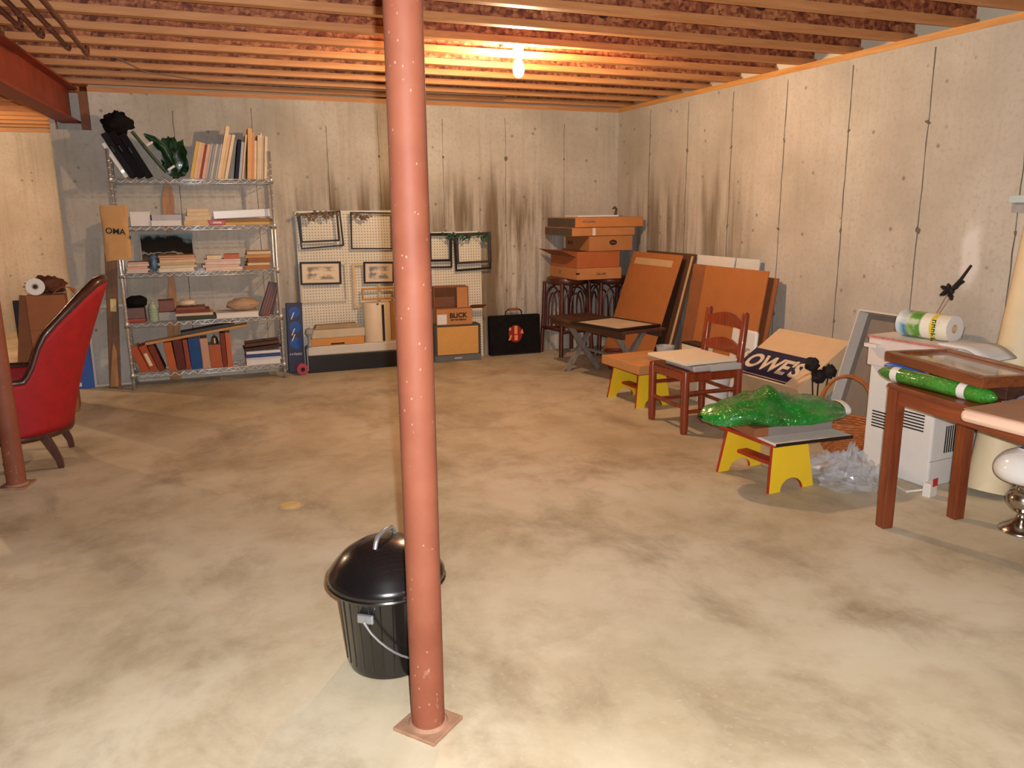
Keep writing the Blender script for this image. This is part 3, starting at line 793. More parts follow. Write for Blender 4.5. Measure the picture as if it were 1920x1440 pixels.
t = T('wood_plank', 'tan wooden plank laid across the tops of the bottom-tier albums', 'plank', (-.03, 6.96, Z1 + .285), (0, R(-7.5), R(1))); B().box(-.40, .40, -.05, .05, -.009, .012).build('plank', TANW, t, False, .002)
t = T('slate_board', 'dark slate grey board lying on the tan plank of the bottom tier', 'board', (.055, 7.0, Z1 + .313), (0, R(-7.5), R(2))); B().box(-.21, .21, -.07, .07, -.004, .022).build('board', M('slate_grey', (66, 64, 62), .6, .1, 12), t, False, .003)
z = Z1
for i, (h, c, nm) in enumerate(((.05, (222, 214, 206), 'white paper ream at the bottom of the bottom-tier pile'), (.012, (196, 190, 186), 'grey-white pad in the bottom-tier paper pile'), (.03, (58, 74, 130), 'blue folder in the bottom-tier paper pile'), (.022, (226, 220, 214), 'white folder on top of the bottom-tier paper pile'))):
    lying_book(nm, .472 + rnd.uniform(-.004, .004), 7.0, z, .28, .22, h, c, R(rnd.uniform(-2, 2)), 'papers on the bottom tier', i == 2, WHITE, 'paper_ream', 'papers'); z += h + .001
for i, (w_, nm, cc) in enumerate(((.30, 'lower dark brown tray tilted on the paper pile', (70, 46, 38)), (.28, 'upper dark brown tray tilted on the paper pile', (92, 62, 48)))):
    t = T('wood_tray', nm, 'tray', (.475, 7.0, z + .012 + i * .034), (0, R(-4), R(2 - 3 * i))); B().box(-w_ / 2, w_ / 2, -.1, .1, 0, .006).box(-w_ / 2, w_ / 2, -.1, -.093, .006, .024).box(-w_ / 2, w_ / 2, .093, .1, .006, .024).build('tray', cover(cc), t)
# paddle behind the shelf
t = T('wooden_paddle', 'long tan wooden paddle leaning on the wall behind the shelf unit', 'paddle', (-.235, 7.190, 0), (0, R(3), 0))
B().prism([(-.045, 0), (.045, 0), (.05, .45), (.03, .75), (.014, .95), (.014, 1.2), (.044, 1.36), (.046, 1.5), (.016, 1.66), (-.016, 1.66), (-.046, 1.5), (-.044, 1.36), (-.014, 1.2), (-.014, .95), (-.03, .75), (-.05, .45)], -.007, .007).build('blade', TANWZ, t, False, .003)

# ---------------------------------------------------------------- left of the shelf
t = T('wood_board', 'tall brown board with a lighter strip leaning by the shelf unit', 'board', (-.69, 7.03, .0), (R(-2.0), R(4.0), 0))
B().box(-.04, .045, 0, .02, 0, 1.25).build('plank', wood('brown_plank', (96, 62, 36), (134, 90, 54), 3, 'z', .6), t, False, .003)
B().prism([(-.035, .01), (.03, .01), (.022, .30), (.0, .38), (-.012, .30)], -.012, 0).build('light_strip', TANWZ, t, False, .002)
B().box(-.012, .03, -.002, 0, .62, .72).build('sticker', M('yellow_sticker', (226, 196, 120), .5, .1, 20), t)
t = T('kraft_bag', 'kraft paper bag with black letters hung over the shelf corner post', 'paper bag', (-.536, 6.835, 1.035), R(-6))
KR = M('kraft_paper', (208, 158, 100), .8, .07, 9, .2)
def bagfn(u, v):
    a = 2 * math.pi * u; w_ = .092 + .003 * math.sin(9 * v); d = .024 * (1 - .45 * v)
    cx, sy = math.cos(a), math.sin(a)
    return (w_ * (abs(cx) ** .45) * (1 if cx > 0 else -1), d * (abs(sy) ** .6) * (1 if sy > 0 else -1) + .004 * noise.noise(Vector((cx * 2, v * 5, 3))), v * .41 + .012 * cx * (1 - v))
B().grid(36, 12, bagfn, closed_u=True).build('bag', KR, t, False, solid=.0012)
text('lettering', 'OMA', .062, INK, t, (.0, -.0275, .215), (R(90), R(6), 0), .0008, bold=.0008)
text('side_lettering', '~~', .04, INK, t, (.0955, -.004, .17), (R(90), 0, R(90)), .0008, bold=.002)
frame('empty_picture', 'empty white picture frame leaning on the wall beside the shelf', (-.695, 7.13, 0), .30, .66, .02, M('white_frame_paint', (206, 196, 180), .5, .05, 9), None, (R(-5), 0, 0), .016)
t = T('blue_board', 'narrow blue board leaning on the wall behind the red armchair', 'board', (-.905, 7.10, 0), (R(-8), 0, 0)); B().box(-.062, .062, 0, .03, 0, .44).build('board', BLUE, t, False, .004); B().box(-.05, -.03, -.002, 0, .02, .05).build('sticker', WHITE, t)
t = carton('tall_carton', 'tall brown cardboard carton standing behind the red armchair', (-.985, 6.38, 0), .235, .26, .84, R(4), CARD_D)
B().box(-.119, .119, -.1325, -.130, .60, .605).build('crease', CARD_IN, t)
t = T('tape_roll', 'white tape roll resting on the tall brown carton', 'tape roll', (-1.045, 6.22, .905), (R(84), 0, R(8)))
B().lathe([(.022, -.02), (.058, -.02), (.058, .02), (.022, .02), (.022, -.02)], 26, cap=False).build('tape', WHITE, t, True); B().lathe([(.014, -.021), (.022, -.021), (.022, .021), (.014, .021), (.014, -.021)], 20, cap=False).build('core', GREYP, t, True)
t.location = (-1.03, 6.27, .84 + .059)
lump('paper_wad', 'dark brown crumpled wrapping paper on the tall carton', (-.985, 6.40, .90), (.12, .09, .06), M('dark_brown_paper', (92, 48, 26), .8, .2, 14, .4), 11, .35, 3.2, 'paper', flat=-.058)
tag(B().grid(8, 4, lambda u, v: (-.93 + u * .14, 6.25 + v * .08, .842 + .05 * math.sin(u * 3) * (1 - v * .5) + .02 * v)).build('paper_flap', M('orange_paper', (196, 112, 46), .8, .1, 10), solid=.002), 'orange brown paper scrap curling on the tall carton', 'paper')
t = T('cardboard_slab', 'brown cardboard slab leaning beside the tall carton', 'cardboard', (-1.19, 6.50, 0), (0, R(8), R(3))); B().box(-.10, .02, 0, .02, 0, .82).build('sheet', CARD_D, t, False, .002)
t = T('dark_panel', 'black portfolio standing between the carton and the cardboard panel', 'portfolio', (-1.12, 6.60, 0), 0); B().box(-.12, .22, 0, .02, 0, .78).build('cover', BLACK, t, False, .003)

# ---------------------------------------------------------------- red armchair facing left
t = T('armchair', 'red velvet armchair with carved dark wood trim, turned to the side', 'armchair', (-1.06, 5.08, 0), R(0))
def shell(th, z, off):
    k = (z - .2) / .83; ax = .30 + .27 * max(0, k) ** 1.25 + off; ay = .285 + .035 * k + off
    cx = math.cos(th)
    return (ax * cx if cx > 0 else .34 * cx, ay * math.sin(th) if abs(th) < R(90) else ay * math.copysign(1, th), z)
TH = [R(-125 + 250 * i / 80) for i in range(81)]
ZP = [(-1.1, .50), (.42, .50), (.50, .56), (.54, .66), (.60, .74), (.80, .88), (.95, 1.0), (1.01, 1.02)]
def ztop2(th):
    c_ = math.cos(th)
    for (a, b), (c, d) in zip(ZP, ZP[1:]):
        if c_ <= c: return b + (d - b) * (c_ - a) / (c - a)
    return 1.02
outer = B().grid(81, 16, lambda u, v: shell(R(-125 + 250 * u), .21 + v * (ztop2(R(-125 + 250 * u)) - .21), .0))
outer.build('upholstered_shell', VELVET, t, True, solid=.055)
B().tube([shell(th, ztop2(th) + .008, .0) for th in TH], [.021 + .008 * (abs(math.sin(th * 4)) if abs(th) < .9 else 0) for th in TH], 10).build('carved_top_rail', DARKW, t, True)
B().tube([shell(th, .195, .005) for th in TH], .024, 8).build('bottom_rail', DARKW, t, True)
B().box(-.30, .18, -.21, .21, .20, .30).build('seat_base', VELVET, t, False, .02)
B().box(-.33, .20, -.225, .225, .30, .43).build('seat_cushion', VELVET, t, True, .045)
for s in (-1, 1):
    B().tube([(.20, s * .215, .20), (.235, s * .215, .12), (.262, s * .215, .05), (.268, s * .215, .0)], [.032, .029, .024, .021], 4, sq=True).build('rear_leg', DARKW, t, False, .004)
    B().lathe([(.016, 0), (.02, .02), (.014, .04), (.026, .09), (.03, .14), (.022, .16), (.03, .20)], 16).build('front_leg', DARKW, t, True, loc=(-.28, s * .22, 0))
    B().box(-.30, -.05, s * .285 - .03, s * .285 + .03, .50, .53).build('arm_pad', VELVET, t, True, .012)

# ---------------------------------------------------------------- pegboards and what hangs on them
def peg(label, x0, x1, z1, y, lean):
    t = T('pegboard', label, 'pegboard', (x0, y, 0), (R(lean), 0, 0)); B().box(0, x1 - x0, 0, .006, 0, z1).build('panel', PEG, t)
    B().box(0, .012, -.003, 0, 0, z1).box(0, x1 - x0, -.003, 0, z1 - .012, z1).build('edge_strip', WHITE, t)
    return t
peg('large white pegboard sheet leaning on the back wall behind the steel post', .838, 2.035, 1.39, 7.148, -1.3)
peg('narrow lower white pegboard sheet behind the cardboard boxes and speaker', 2.04, 2.53, 1.19, 7.148, -1.3)
PF = 7.135
LEAFB = M('dry_brown_leaf', (120, 98, 74), .8, .25, 30); LEAFG = M('dark_green_leaf', (34, 72, 44), .6, .3, 30)
GF = 'empty dark frames on the pegboard'
frame('hung_frame', 'larger black empty frame of the tilted pair at the upper pegboard corner', (1.053, PF, 1.075), .375, .305, .014, BLACKF, None, (0, R(-3.5), 0), .014, GF)
frame('hung_frame', 'smaller black empty frame hung in front of the larger tilted one', (1.035, PF - .018, 1.125), .335, .25, .016, BLACKF, None, (0, R(-1.5), 0), .014, GF)
frame('hung_frame', 'wide black empty frame on the pegboard half hidden by the post', (1.49, PF, 1.05), .385, .325, .013, BLACKF, None, (0, R(1.5), 0), .014, GF)
CRM = M('cream_mat', (222, 194, 158), .7, .05, 12)
frame('small_picture', 'small dark framed grey print on a cream mat, pegboard centre', (1.02, PF, .756), .355, .20, .017, BLACKF, print_mat('grey_brown_print', (226, 206, 176), (132, 116, 92), 3, .5), (0, R(1), 0), .018, 'small framed prints')
frame('small_picture', 'small dark framed blue-grey print partly behind the steel post', (1.535, PF, .745), .28, .195, .016, BLACKF, print_mat('blue_grey_print', (222, 200, 172), (118, 126, 130), 3, .48), (0, R(1.5), 0), .018, 'small framed prints')
NATW = wood('unfinished_wood', (196, 164, 118), (222, 196, 152), 3, 'x', .7)
frame('bare_frame', 'pale unfinished wood frame hanging behind the small cream print', (1.045, PF + .004, .60), .40, .34, .014, M('off_white_frame', (218, 200, 170), .6, .05), None, (0, 0, 0), .010)
frame('bare_frame', 'tall unfinished wood frame beside the second small print', (1.42, PF + .004, .53), .25, .40, .022, NATW, None, (0, R(.6), 0), .010)
frame('bare_frame', 'long tan wood frame resting above the white drum', (1.52, PF - .03, .60), .31, .11, .018, TANW, None, (0, 0, 0), .016)
frame('hung_frame', 'dark empty frame with green leaves just beside the steel post', (2.115, PF - .012, .922), .215, .26, .022, BLACKF, None, (0, R(.5), 0), .014, GF)
frame('hung_frame', 'dark empty frame hung behind the green-leafed one by the post', (2.12, PF + .004, .862), .225, .31, .016, BLACKF, None, (0, R(1), 0), .012, GF)
frame('hung_frame', 'wide dark front frame at the end of the pegboard', (2.445, PF - .012, .895), .345, .285, .022, M('dark_bronze_frame', (62, 50, 44), .35, .15), None, (0, R(-1), 0), .014, GF)
frame('hung_frame', 'black rear frame hanging lower at the end of the pegboard', (2.44, PF + .004, .83), .36, .34, .02, BLACKF, None, (0, R(-2), 0), .012, GF)
for i, (x, z, w_, mt, lab) in enumerate(((.93, 1.375, .11, LEAFB, 'dry brown leaves at the first corner of the tilted frame pair'), (1.12, 1.385, .13, LEAFB, 'dry brown leaves at the second corner of the tilted frame pair'), (1.40, 1.378, .16, LEAFB, 'dry brown leaves over the wide half hidden frame'), (2.19, 1.17, .08, LEAFG, 'green leaves on the frame beside the steel post'), (2.34, 1.165, .12, LEAFG, 'dark green leaves on the first corner of the end frame'), (2.53, 1.165, .12, LEAFG, 'dark green leaves on the second corner of the end frame'))):
    leaf_spray('leaf_garland', lab, (x, PF - .035, z - .01), w_, 16, mt, i + 3)

# --- along the foot of the back wall
t = T('long_case', 'long low case with white top and black front below the pegboard', 'case', (1.25, 6.99, 0))
B().box(-.40, .40, -.02, .13, 0, .15).build('black_front', BLACK, t, False, .004); B().box(-.40, .40, -.018, .13, .1502, .235).build('white_top', M('grey_white_panel', (206, 198, 184), .5, .06, 6), t, False, .012)
B().box(-.41, -.40, -.01, .12, .02, .22).build('end_cap', GREYP, t)
t = T('orange_tray', 'orange wooden tray with a dark finger slot on the low case', 'tray', (1.11, 7.05, .2355)); B().box(-.235, .235, -.08, .06, 0, .065).build('front', M('orange_pine', (206, 138, 58), .5, .08, 6), t, False, .003); B().box(-.06, .06, -.0815, -.079, .006, .02).build('finger_slot', BLACK, t)
t = T('grey_parcel', 'cream wrapped parcel with a torn dark top on the orange drawer', 'parcel', (1.12, 7.06, .301)); B().box(-.23, .235, -.09, .05, 0, .075).build('body', M('cream_wrapping', (198, 182, 152), .7, .08, 8, .2), t, False, .006); B().prism([(-.2, .075), (.2, .075), (.17, .115), (-.18, .11)], -.06, .04).build('torn_top', M('torn_paper', (168, 142, 110), .8, .2, 9, .4), t, False, .004)
t = T('crystal_knob', 'grey and white knob ornament at the end of the cream parcel', 'ornament', (.868, 6.96, .2355)); B().lathe([(.012, 0), (.02, .01), (.01, .05), (.02, .09), (.04, .12), (.032, .155), (.005, .17)], 14).build('knob', GREYP, t, True)
t = T('white_drum', 'cream white curved cabinet with a black slot standing on the low case', 'cabinet', (1.482, 7.04, .2355))
B().lathe([(.118, 0), (.122, .01), (.122, .34), (.115, .352)], 40, M4=Matrix.Diagonal((1, .62, 1, 1))).build('shell', M('cream_plastic', (222, 200, 166), .45, .04, 8), t, True); B().box(.03, .05, -.0835, -.074, .01, .335).build('slot', BLACK, t); B().box(-.015, .005, -.0835, -.078, .338, .348).build('catch', BLACK, t)
t = T('tan_panel', 'tan wooden panel standing behind the post on the low case', 'panel', (1.630, 7.06, .2355)); B().box(-.02, .02, -.01, .012, 0, .355).build('panel', TANWZ, t, False, .002)
t = T('blue_poster_tube', 'tall blue box printed with round blue figures beside the shelf', 'box', (.755, 7.07, 0), (R(-3), R(1.5), 0)); NB = M('dark_navy_box', (24, 26, 62), .45, .12, 12)
B().box(-.068, .068, -.02, .03, 0, .61).build('box', NB, t, False, .003)
for z, r_ in ((.53, .048), (.40, .05), (.26, .052)):
    B().lathe([(r_, 0), (r_, .002), (r_ * .8, .003)], 22).build('blue_disc', BLUE, t, True, loc=(0, -.0205, z), rot=(R(90), 0, 0))
for z in (.50, .36, .31):
    B().prism([(-.035, -.03), (-.026, -.03), (.0, .03), (-.009, .03)], -.0255, -.0245).build('white_stroke', WHITE, t, loc=(0, 0, z))
text('lettering', '~~~~~~', .03, WHITE, t, (0, -.0212, .165), (R(90), 0, 0), .0006, bold=.001)
t = T('pink_spool', 'pink spool lying on the floor below the tall blue box', 'spool', (.785, 6.945, .052), (R(90), 0, R(8))); B().lathe([(.05, -.03), (.05, .03), (.02, .034)], 22).build('spool', M('pink_thread', (172, 70, 88), .7, .1, 20), t, True); B().lathe([(.018, .034), (.018, .04)], 14).build('hub', BLACK, t)
t = T('guitar_amplifier', 'small amplifier with tan grille cloth and grey base on the floor', 'amplifier', (2.228, 7.058, 0), R(-3)); AG = M('dark_grey_tolex', (72, 68, 62), .7, .1, 40, .3)
B().box(-.225, .225, -.07, .07, 0, .345).build('cabinet', AG, t, False, .012); B().box(-.198, .198, -.078, -.070, .065, .328).build('grille_cloth', M('tan_grille_cloth', (212, 158, 84), .8, .06, 60, .2), t, False, .006)
B().box(-.225, .225, -.0715, -.0702, .003, .058).build('control_strip', M('grey_strip', (104, 102, 100), .5, .08), t); B().box(-.035, .035, -.074, -.0715, .024, .036).build('name_badge', CHROME, t)
t = T('art_supply_carton', 'cardboard carton lettered BLICK with a white label on the amplifier', 'box', (2.20, 7.06, .3455), R(-3)); th = .005
B().box(-.17, .17, -.075, .07, 0, .15).build('body', CARD, t, False, .002)
B().box(-.165, -.075, -.0762, -.0752, .008, .10).build('white_label', WHITE, t); text('lettering', 'BLICK', .062, INK, t, (.035, -.0758, .085), (R(90), 0, 0), .0006, bold=.0025); text('small_lettering', 'ART MATERIALS', .021, INK, t, (.035, -.0758, .045), (R(90), 0, 0), .0006, bold=.0012)
flap(t, 'side_flap', CARD_D, .14, .15, (.17, 0, .151), (R(0), R(-20), R(-90)))
t = T('open_carton', 'open cardboard carton on its side showing a dark inside, on the BLICK carton', 'box', (2.175, 7.065, .498), R(-3)); b = B()
b.box(-.165, .165, .06, .066, 0, .20); b.box(-.165, .165, -.075, .06, 0, .005); b.box(-.165, .165, -.075, .06, .195, .20); b.box(-.165, -.159, -.075, .06, .005, .195); b.box(.159, .165, -.075, .06, .005, .195)
b.build('shell', [CARD_D], t); B().box(.055, .158, -.068, -.064, .006, .194).build('inner_flap', CARD, t); B().box(-.158, .05, .02, .055, .006, .1).build('inner_divider', CARD_IN, t)
t = T('portfolio_case', 'black portfolio case with a red and orange emblem against the back wall', 'case', (2.845, 7.11, 0), (R(-2), 0, R(-2)))
B().box(-.262, .262, -.03, .04, 0, .385).build('body', BLACKC, t, False, .012); B().box(-.262, .262, -.034, -.03, .0, .012).build('piping', BLACK, t)
B().tube([(-.09, 0, .385), (-.085, 0, .42), (-.06, 0, .44), (.05, 0, .44), (.075, 0, .42), (.08, 0, .385)], .007, 8).build('handle', BLACK, t, True); B().tube([(-.055, 0, .441), (.045, 0, .441)], .0125, 10).build('handle_wrap', M('tan_leather', (150, 84, 52), .6), t, True)
EM = M('red_emblem', (150, 26, 18), .5, .15, 30); EO = M('orange_emblem', (232, 150, 96), .5, .12, 30)
B().prism([(math.cos(a) * .07, .205 + math.sin(a) * .085) for a in [6.283 * i / 18 for i in range(18)]], -.0325, -.030).build('emblem_ground', EM, t)
for q in (((-.012, .14), (.022, .14), (.022, .19), (-.012, .19)), ((-.012, .20), (.02, .20), (.02, .28), (-.012, .28)), ((-.075, .145), (-.058, .14), (-.035, .19), (-.05, .195)), ((.05, .205), (.082, .20), (.072, .25), (.058, .23)), ((-.07, .24), (-.05, .235), (-.045, .265), (-.06, .268))):
    B().prism(q, -.0345, -.0326).build('emblem_stroke', EO, t)

# ---------------------------------------------------------------- corner: bar stools with boxes
def bar_stool(label, loc, rz):
    t = T('bar_stool', label, 'stool', loc, rz, 'rattan bar stools in the corner')
    c = [(-.155, -.155), (.155, -.155), (.155, .155), (-.155, .155)]; top = .70
    for x, y in c: B().tube([(x * 1.16, y * 1.16, 0), (x * 1.06, y * 1.06, .36), (x, y, top)], [.021, .020, .019], 10).build('leg', RATTAN, t, True)
    for i in range(4):
        (x0, y0), (x1, y1) = c[i], c[(i + 1) % 4]
        for f0, zb, zt_ in ((.10, .25, .665), (.30, .25, .60)):
            pts = []
            for j in range(17):
                if j < 4: f, z = f0, zb + (zt_ - zb - .16) * j / 4
                elif j > 12: f, z = 1 - f0, zb + (zt_ - zb - .16) * (16 - j) / 4
                else:
                    a = math.pi * (j - 4) / 8; f = .5 - (.5 - f0) * math.cos(a); z = zt_ - .16 + .16 * math.sin(a)
                e = 1 + .13 * (1 - z / .70)
                pts.append(((x0 + (x1 - x0) * f) * e, (y0 + (y1 - y0) * f) * e, z))
            B().tube(pts, .0085, 8).build('arch', RATTAN, t, True)
        B().rod((x0 * 1.10, y0 * 1.10, .235 + .02 * (i % 2)), (x1 * 1.10, y1 * 1.10, .235 + .02 * (i % 2)), .016, 10).build('foot_rail', RATTAN, t, True)
    B().lathe([(.185, top - .02), (.2, top), (.2, top + .03), (.19, top + .045)], 28).build('seat', RATTAN, t, True)
    return t


s1 = bar_stool('dark rattan bar stool nearer the black portfolio case, under the boxes', (3.335, 6.965, 0), R(8))
s2 = dup(s1, None, (3.745, 6.86, 0), R(-4), 'dark rattan bar stool behind the leaning cardboard sheet, under the boxes')
ZT = .746
RB = R(2)
t = carton('flat_carton', 'orange-brown flat carton at the bottom of the corner box stack', (3.475, 6.86, ZT), .47, .57, .105, RB, CARD)
text('lettering', '~~~~~', .034, INK, t, (.02, -.2862, .05), (R(90), 0, 0), .0006); text('lettering', '~~', .05, CARD_IN, t, (-.2362, .05, .055), (R(90), 0, R(-90)), .0006, bold=.003)
B().box(-.2365, -.21, -.2865, -.26, .05, .066).build('dark_mark', INK, t)
z = ZT + .107
t = carton('open_top_carton', 'open carton with raised flaps second from the bottom of the corner stack', (3.475, 6.87, z), .45, .54, .150, RB, M('red_orange_cardboard', (172, 96, 50), .8, .08, 9, .1), None, True)
flap(t, 'side_flap', CARD_D, .50, .15, (-.225, 0, .10), (R(24), 0, R(90))); flap(t, 'inner_flap', CARD_D, .42, .12, (0, .0, .12), (R(4), 0, 0))
z = z + .152
t = carton('lidded_box', 'square brown box with a dark oval mark in the corner stack', (3.60, 6.86, z), .46, .54, .138, RB, M('warm_cardboard', (178, 118, 68), .8, .08, 9, .1), None, False, False)
B().lathe([(.04, 0), (.04, .001)], 22, M4=Matrix.Diagonal((1, .62, 1, 1))).build('oval_mark', INK, t, loc=(.02, -.2712, .075), rot=(R(90), 0, 0))
text('oval_lettering', '~~~~', .018, CARD, t, (.02, -.2724, .075), (R(90), 0, 0), .0005); text('lettering', '~~~', .06, INK, t, (-.2312, .10, .07), (R(90), 0, R(-90)), .0006, bold=.002)
B().box(-.2315, -.2302, .20, .25, .01, .12).build('white_tag', WHITE, t)
z3 = z + .140
DG = M('grey_brown_sleeve', (88, 74, 62), .7, .12, 9)
t = carton('frame_box', 'flat carton with a white sticker, second from top of the corner stack', (3.515, 6.86, z3), .66, .57, .075, RB, CARD)
B().box(-.3315, -.3302, -.28, .27, .004, .07).build('grey_side', DG, t); B().box(-.12, -.09, -.2865, -.2852, .004, .07).build('white_sticker', WHITE, t)
t = carton('frame_box', 'widest flat carton with a blue stamp on top of the corner stack', (3.57, 6.855, z3 + .078), .72, .58, .088, RB, M('orange_cardboard', (194, 124, 66), .8, .07, 9, .1))
B().box(-.3615, -.3602, -.285, .27, .004, .08).build('grey_side', DG, t); text('stamp', '~~~~~~', .036, M('blue_stamp', (86, 88, 120), .6), t, (-.22, -.2912, .052), (R(90), 0, 0), .0006, bold=.002)
t = T('paper_pad', 'white paper pad lying on top of the corner box stack', 'paper pad', (3.51, 6.81, z3 + .168), RB); B().box(-.22, .21, -.15, .12, 0, .016).build('pad', WHITE, t, False, .002)
t = T('figurine', 'small dark bird-like figurine on top of the corner box stack', 'figurine', (3.83, 6.90, z3 + .168)); B().tube([(-.03, 0, .0), (-.01, 0, .03), (.0, 0, .07), (-.02, 0, .085), (-.045, 0, .07)], [.006, .012, .012, .014, .005], 8).build('body', M('dark_bronze', (86, 76, 62), .5, .2), t, True); B().rod((.0, 0, 0), (.0, 0, .06), .006, 6).build('stand', M('dark_bronze', (86, 76, 62)), t)

# ---------------------------------------------------------------- cardboard sheets and boards leaning on the right wall
def sheet(name, label, y0, y1, bx, tx, h, mt, thick=.01, cat='cardboard', z0=0.0):
    L = math.hypot(h, tx - bx); a = math.atan2(tx - bx, h)
    t = T(name, label, cat, (bx, (y0 + y1) / 2, z0), (0, a, 0)); hw = (y1 - y0) / 2
    B().box(-thick, 0, -hw, hw, 0, L).build('sheet', mt, t, False, .0015)
    return t, L
CARDO = M('orange_brown_corrugated', (182, 112, 56), .8, .07, 7, .15)
t, L = sheet('cardboard_sheet', 'large brown cardboard sheet leaning in front of dark frames by the stools', 5.80, 6.62, 3.55, 3.875, .99, CARDO)
B().box(-.0115, -.0102, -.30, .33, L - .115, L - .055).build('pale_strip', CARD_T, t)
t, L = sheet('leaning_canvas_frame', 'dark wooden stretcher frame leaning behind the first cardboard sheet', 5.72, 6.5, 3.70, 3.96, 1.0, wood('dark_brown_frame', (74, 48, 34), (110, 76, 54), 3, 'z', .5), .018, 'frame')
B().box(-.0195, -.0182, -.37, -.34, .02, L - .02).build('pale_edge', CARD_T, t)
t, L = sheet('cardboard_sheet', 'second brown cardboard sheet leaning behind the wooden chair', 4.70, 5.64, 3.74, 3.885, .93, CARDO)
B().box(-.0112, -.0102, .30, .47, .0, L).build('folded_edge', CARD_D, t)
t, L = sheet('cardboard_backing', 'dark brown board edge behind the second cardboard sheet', 4.655, 4.80, 3.80, 3.94, .88, CARD_D, .012)
t, L = sheet('foam_board', 'white foam board leaning behind the second cardboard, farther one', 5.20, 5.70, 3.83, 3.965, 1.0, WHITE, .012, 'foam board')
t, L = sheet('foam_board', 'white foam board leaning behind the second cardboard, nearer one', 4.90, 5.18, 3.84, 3.965, 1.0, M('cool_white_board', (214, 214, 208), .6, .04), .012, 'foam board')
# ---------------------------------------------------------------- low folding table
t = T('folding_table', 'low dark folding table on crossed grey legs near the corner', 'table', (3.13, 5.83, 0), R(6)); GL = wood('grey_weathered_wood', (104, 98, 92), (158, 150, 142), 3, 'z', .5)
for i in range(3): B().box(-.21 + i * .142, -.07 + i * .142, -.56, .56, .445, .468).build('top_board', DARKWX, t, False, .003)
B().box(-.19, -.16, -.54, .54, .40, .445).box(.16, .19, -.54, .54, .40, .445).build('apron', DARKWX, t)
for y in (-.36, .34):
    for k, (a, b_) in enumerate((((-.15, y, 0), (.15, y + .0, .42)), ((.15, y - .04, 0), (-.15, y - .04, .42)))):
        B().tube([a, b_], .026, 4, sq=True).build('crossed_leg', GL, t)
B().rod((0, -.36, .2), (0, .34, .2), .013, 8).build('stretcher', GL, t)
t = T('framed_print', 'dark framed pale print lying flat on the low folding table', 'picture', (3.10, 5.57, .4695), R(14)); PB = M('pale_print', (196, 178, 158), .45, .12, 5)
for q in ((-.23, .23, -.28, -.255), (-.23, .23, .255, .28)): B().box(q[0], q[1], q[2], q[3], 0, .022).build('rail', BLACKF, t)
for q in ((-.23, -.205), (.205, .23)): B().box(q[0], q[1], -.255, .255, 0, .022).build('rail', BLACKF, t)
B().box(-.205, .205, -.255, .255, .004, .016).build('print', PB, t)
t = T('clay_pot', 'red-brown clay pot on the floor under the low folding table', 'pot', (3.38, 6.05, 0)); B().lathe([(.06, 0), (.085, .1), (.09, .14), (.1, .145), (.1, .17), (.085, .172), (.08, .15)], 22).build('pot', M('terracotta', (130, 62, 42), .7, .12, 12), t, True)


# ---------------------------------------------------------------- yellow step stools
def step_stool(label, loc, rz):
    """yellow arched end panels, red top and stretcher; long along local y"""
    t = T('step_stool', label, 'stool', loc, rz, 'yellow step stools')
    hw0, hw1, hh = .148, .115, .235
    arch = [(.075 * math.cos(a) * -1, .062 * math.sin(a)) for a in [math.pi * i / 10 for i in range(11)]]
    poly = [(-hw0, 0)] + [(-.085, 0)] + arch + [(.085, 0), (hw0, 0), (hw1, hh), (-hw1, hh)]
    for s, sl in ((-1, 1), (1, -1)):
        o = B().prism(poly, -.009, .009, None, 0, 1).build('end_panel', [YELLOW, RED], t, loc=(0, s * .19, 0), rot=(R(-6 * sl), 0, 0))
    B().box(-.035, .035, -.17, .17, .098, .116).build('stretcher', RED, t, False, .002)
    B().box(-.135, .135, -.205, .205, hh + .003, hh + .022).build('top_board', RED, t, False, .003)
    return t


y2 = step_stool('yellow step stool carrying the shiny green bag', (2.675, 3.19, 0), R(4))
y1 = dup(y2, None, (2.955, 4.945, 0), R(3), 'yellow step stool carrying the flat cardboard box')
t = carton('flat_carton', 'flat tan cardboard box lying on the farther yellow stool', (3.0, 4.93, .2585), .44, .50, .062, R(3), M('light_brown_cardboard', (196, 138, 82), .8, .07, 8, .1))
B().box(-.02, .2206, -.2506, .02, .008, .0632).build('plastic_wrap', thin_plastic('clear_wrap', (226, 216, 196), .55), t)
t = T('clear_tub', 'clear round plastic tub with dark contents on the flat cardboard box', 'tub', (3.23, 5.03, .3235)); B().lathe([(.062, 0), (.068, .05), (.072, .05), (.072, .056), (.062, .056), (.058, .004)], 28, cap=False).build('tub', thin_plastic('clear_tub_plastic', (220, 220, 216), .55), t, True); B().lathe([(.056, .003), (.056, .035)], 24).build('contents', M('dark_contents', (48, 40, 40), .6, .3, 40), t)
t = T('book_box', 'cream and brown patterned boxed book behind the wooden chair', 'book', (3.395, 4.86, .0), R(0)); B().box(-.06, .06, -.11, .11, 0, .40).build('box', CREAM, t, False, .003); B().box(-.062, .062, -.112, .112, .40, .412).build('dark_lid', BLACK, t)
B().box(-.0612, -.0602, -.09, .09, .22, .30).build('patterned_panel', print_mat('ornate_print', (214, 190, 150), (150, 110, 76), 6, .5), t)

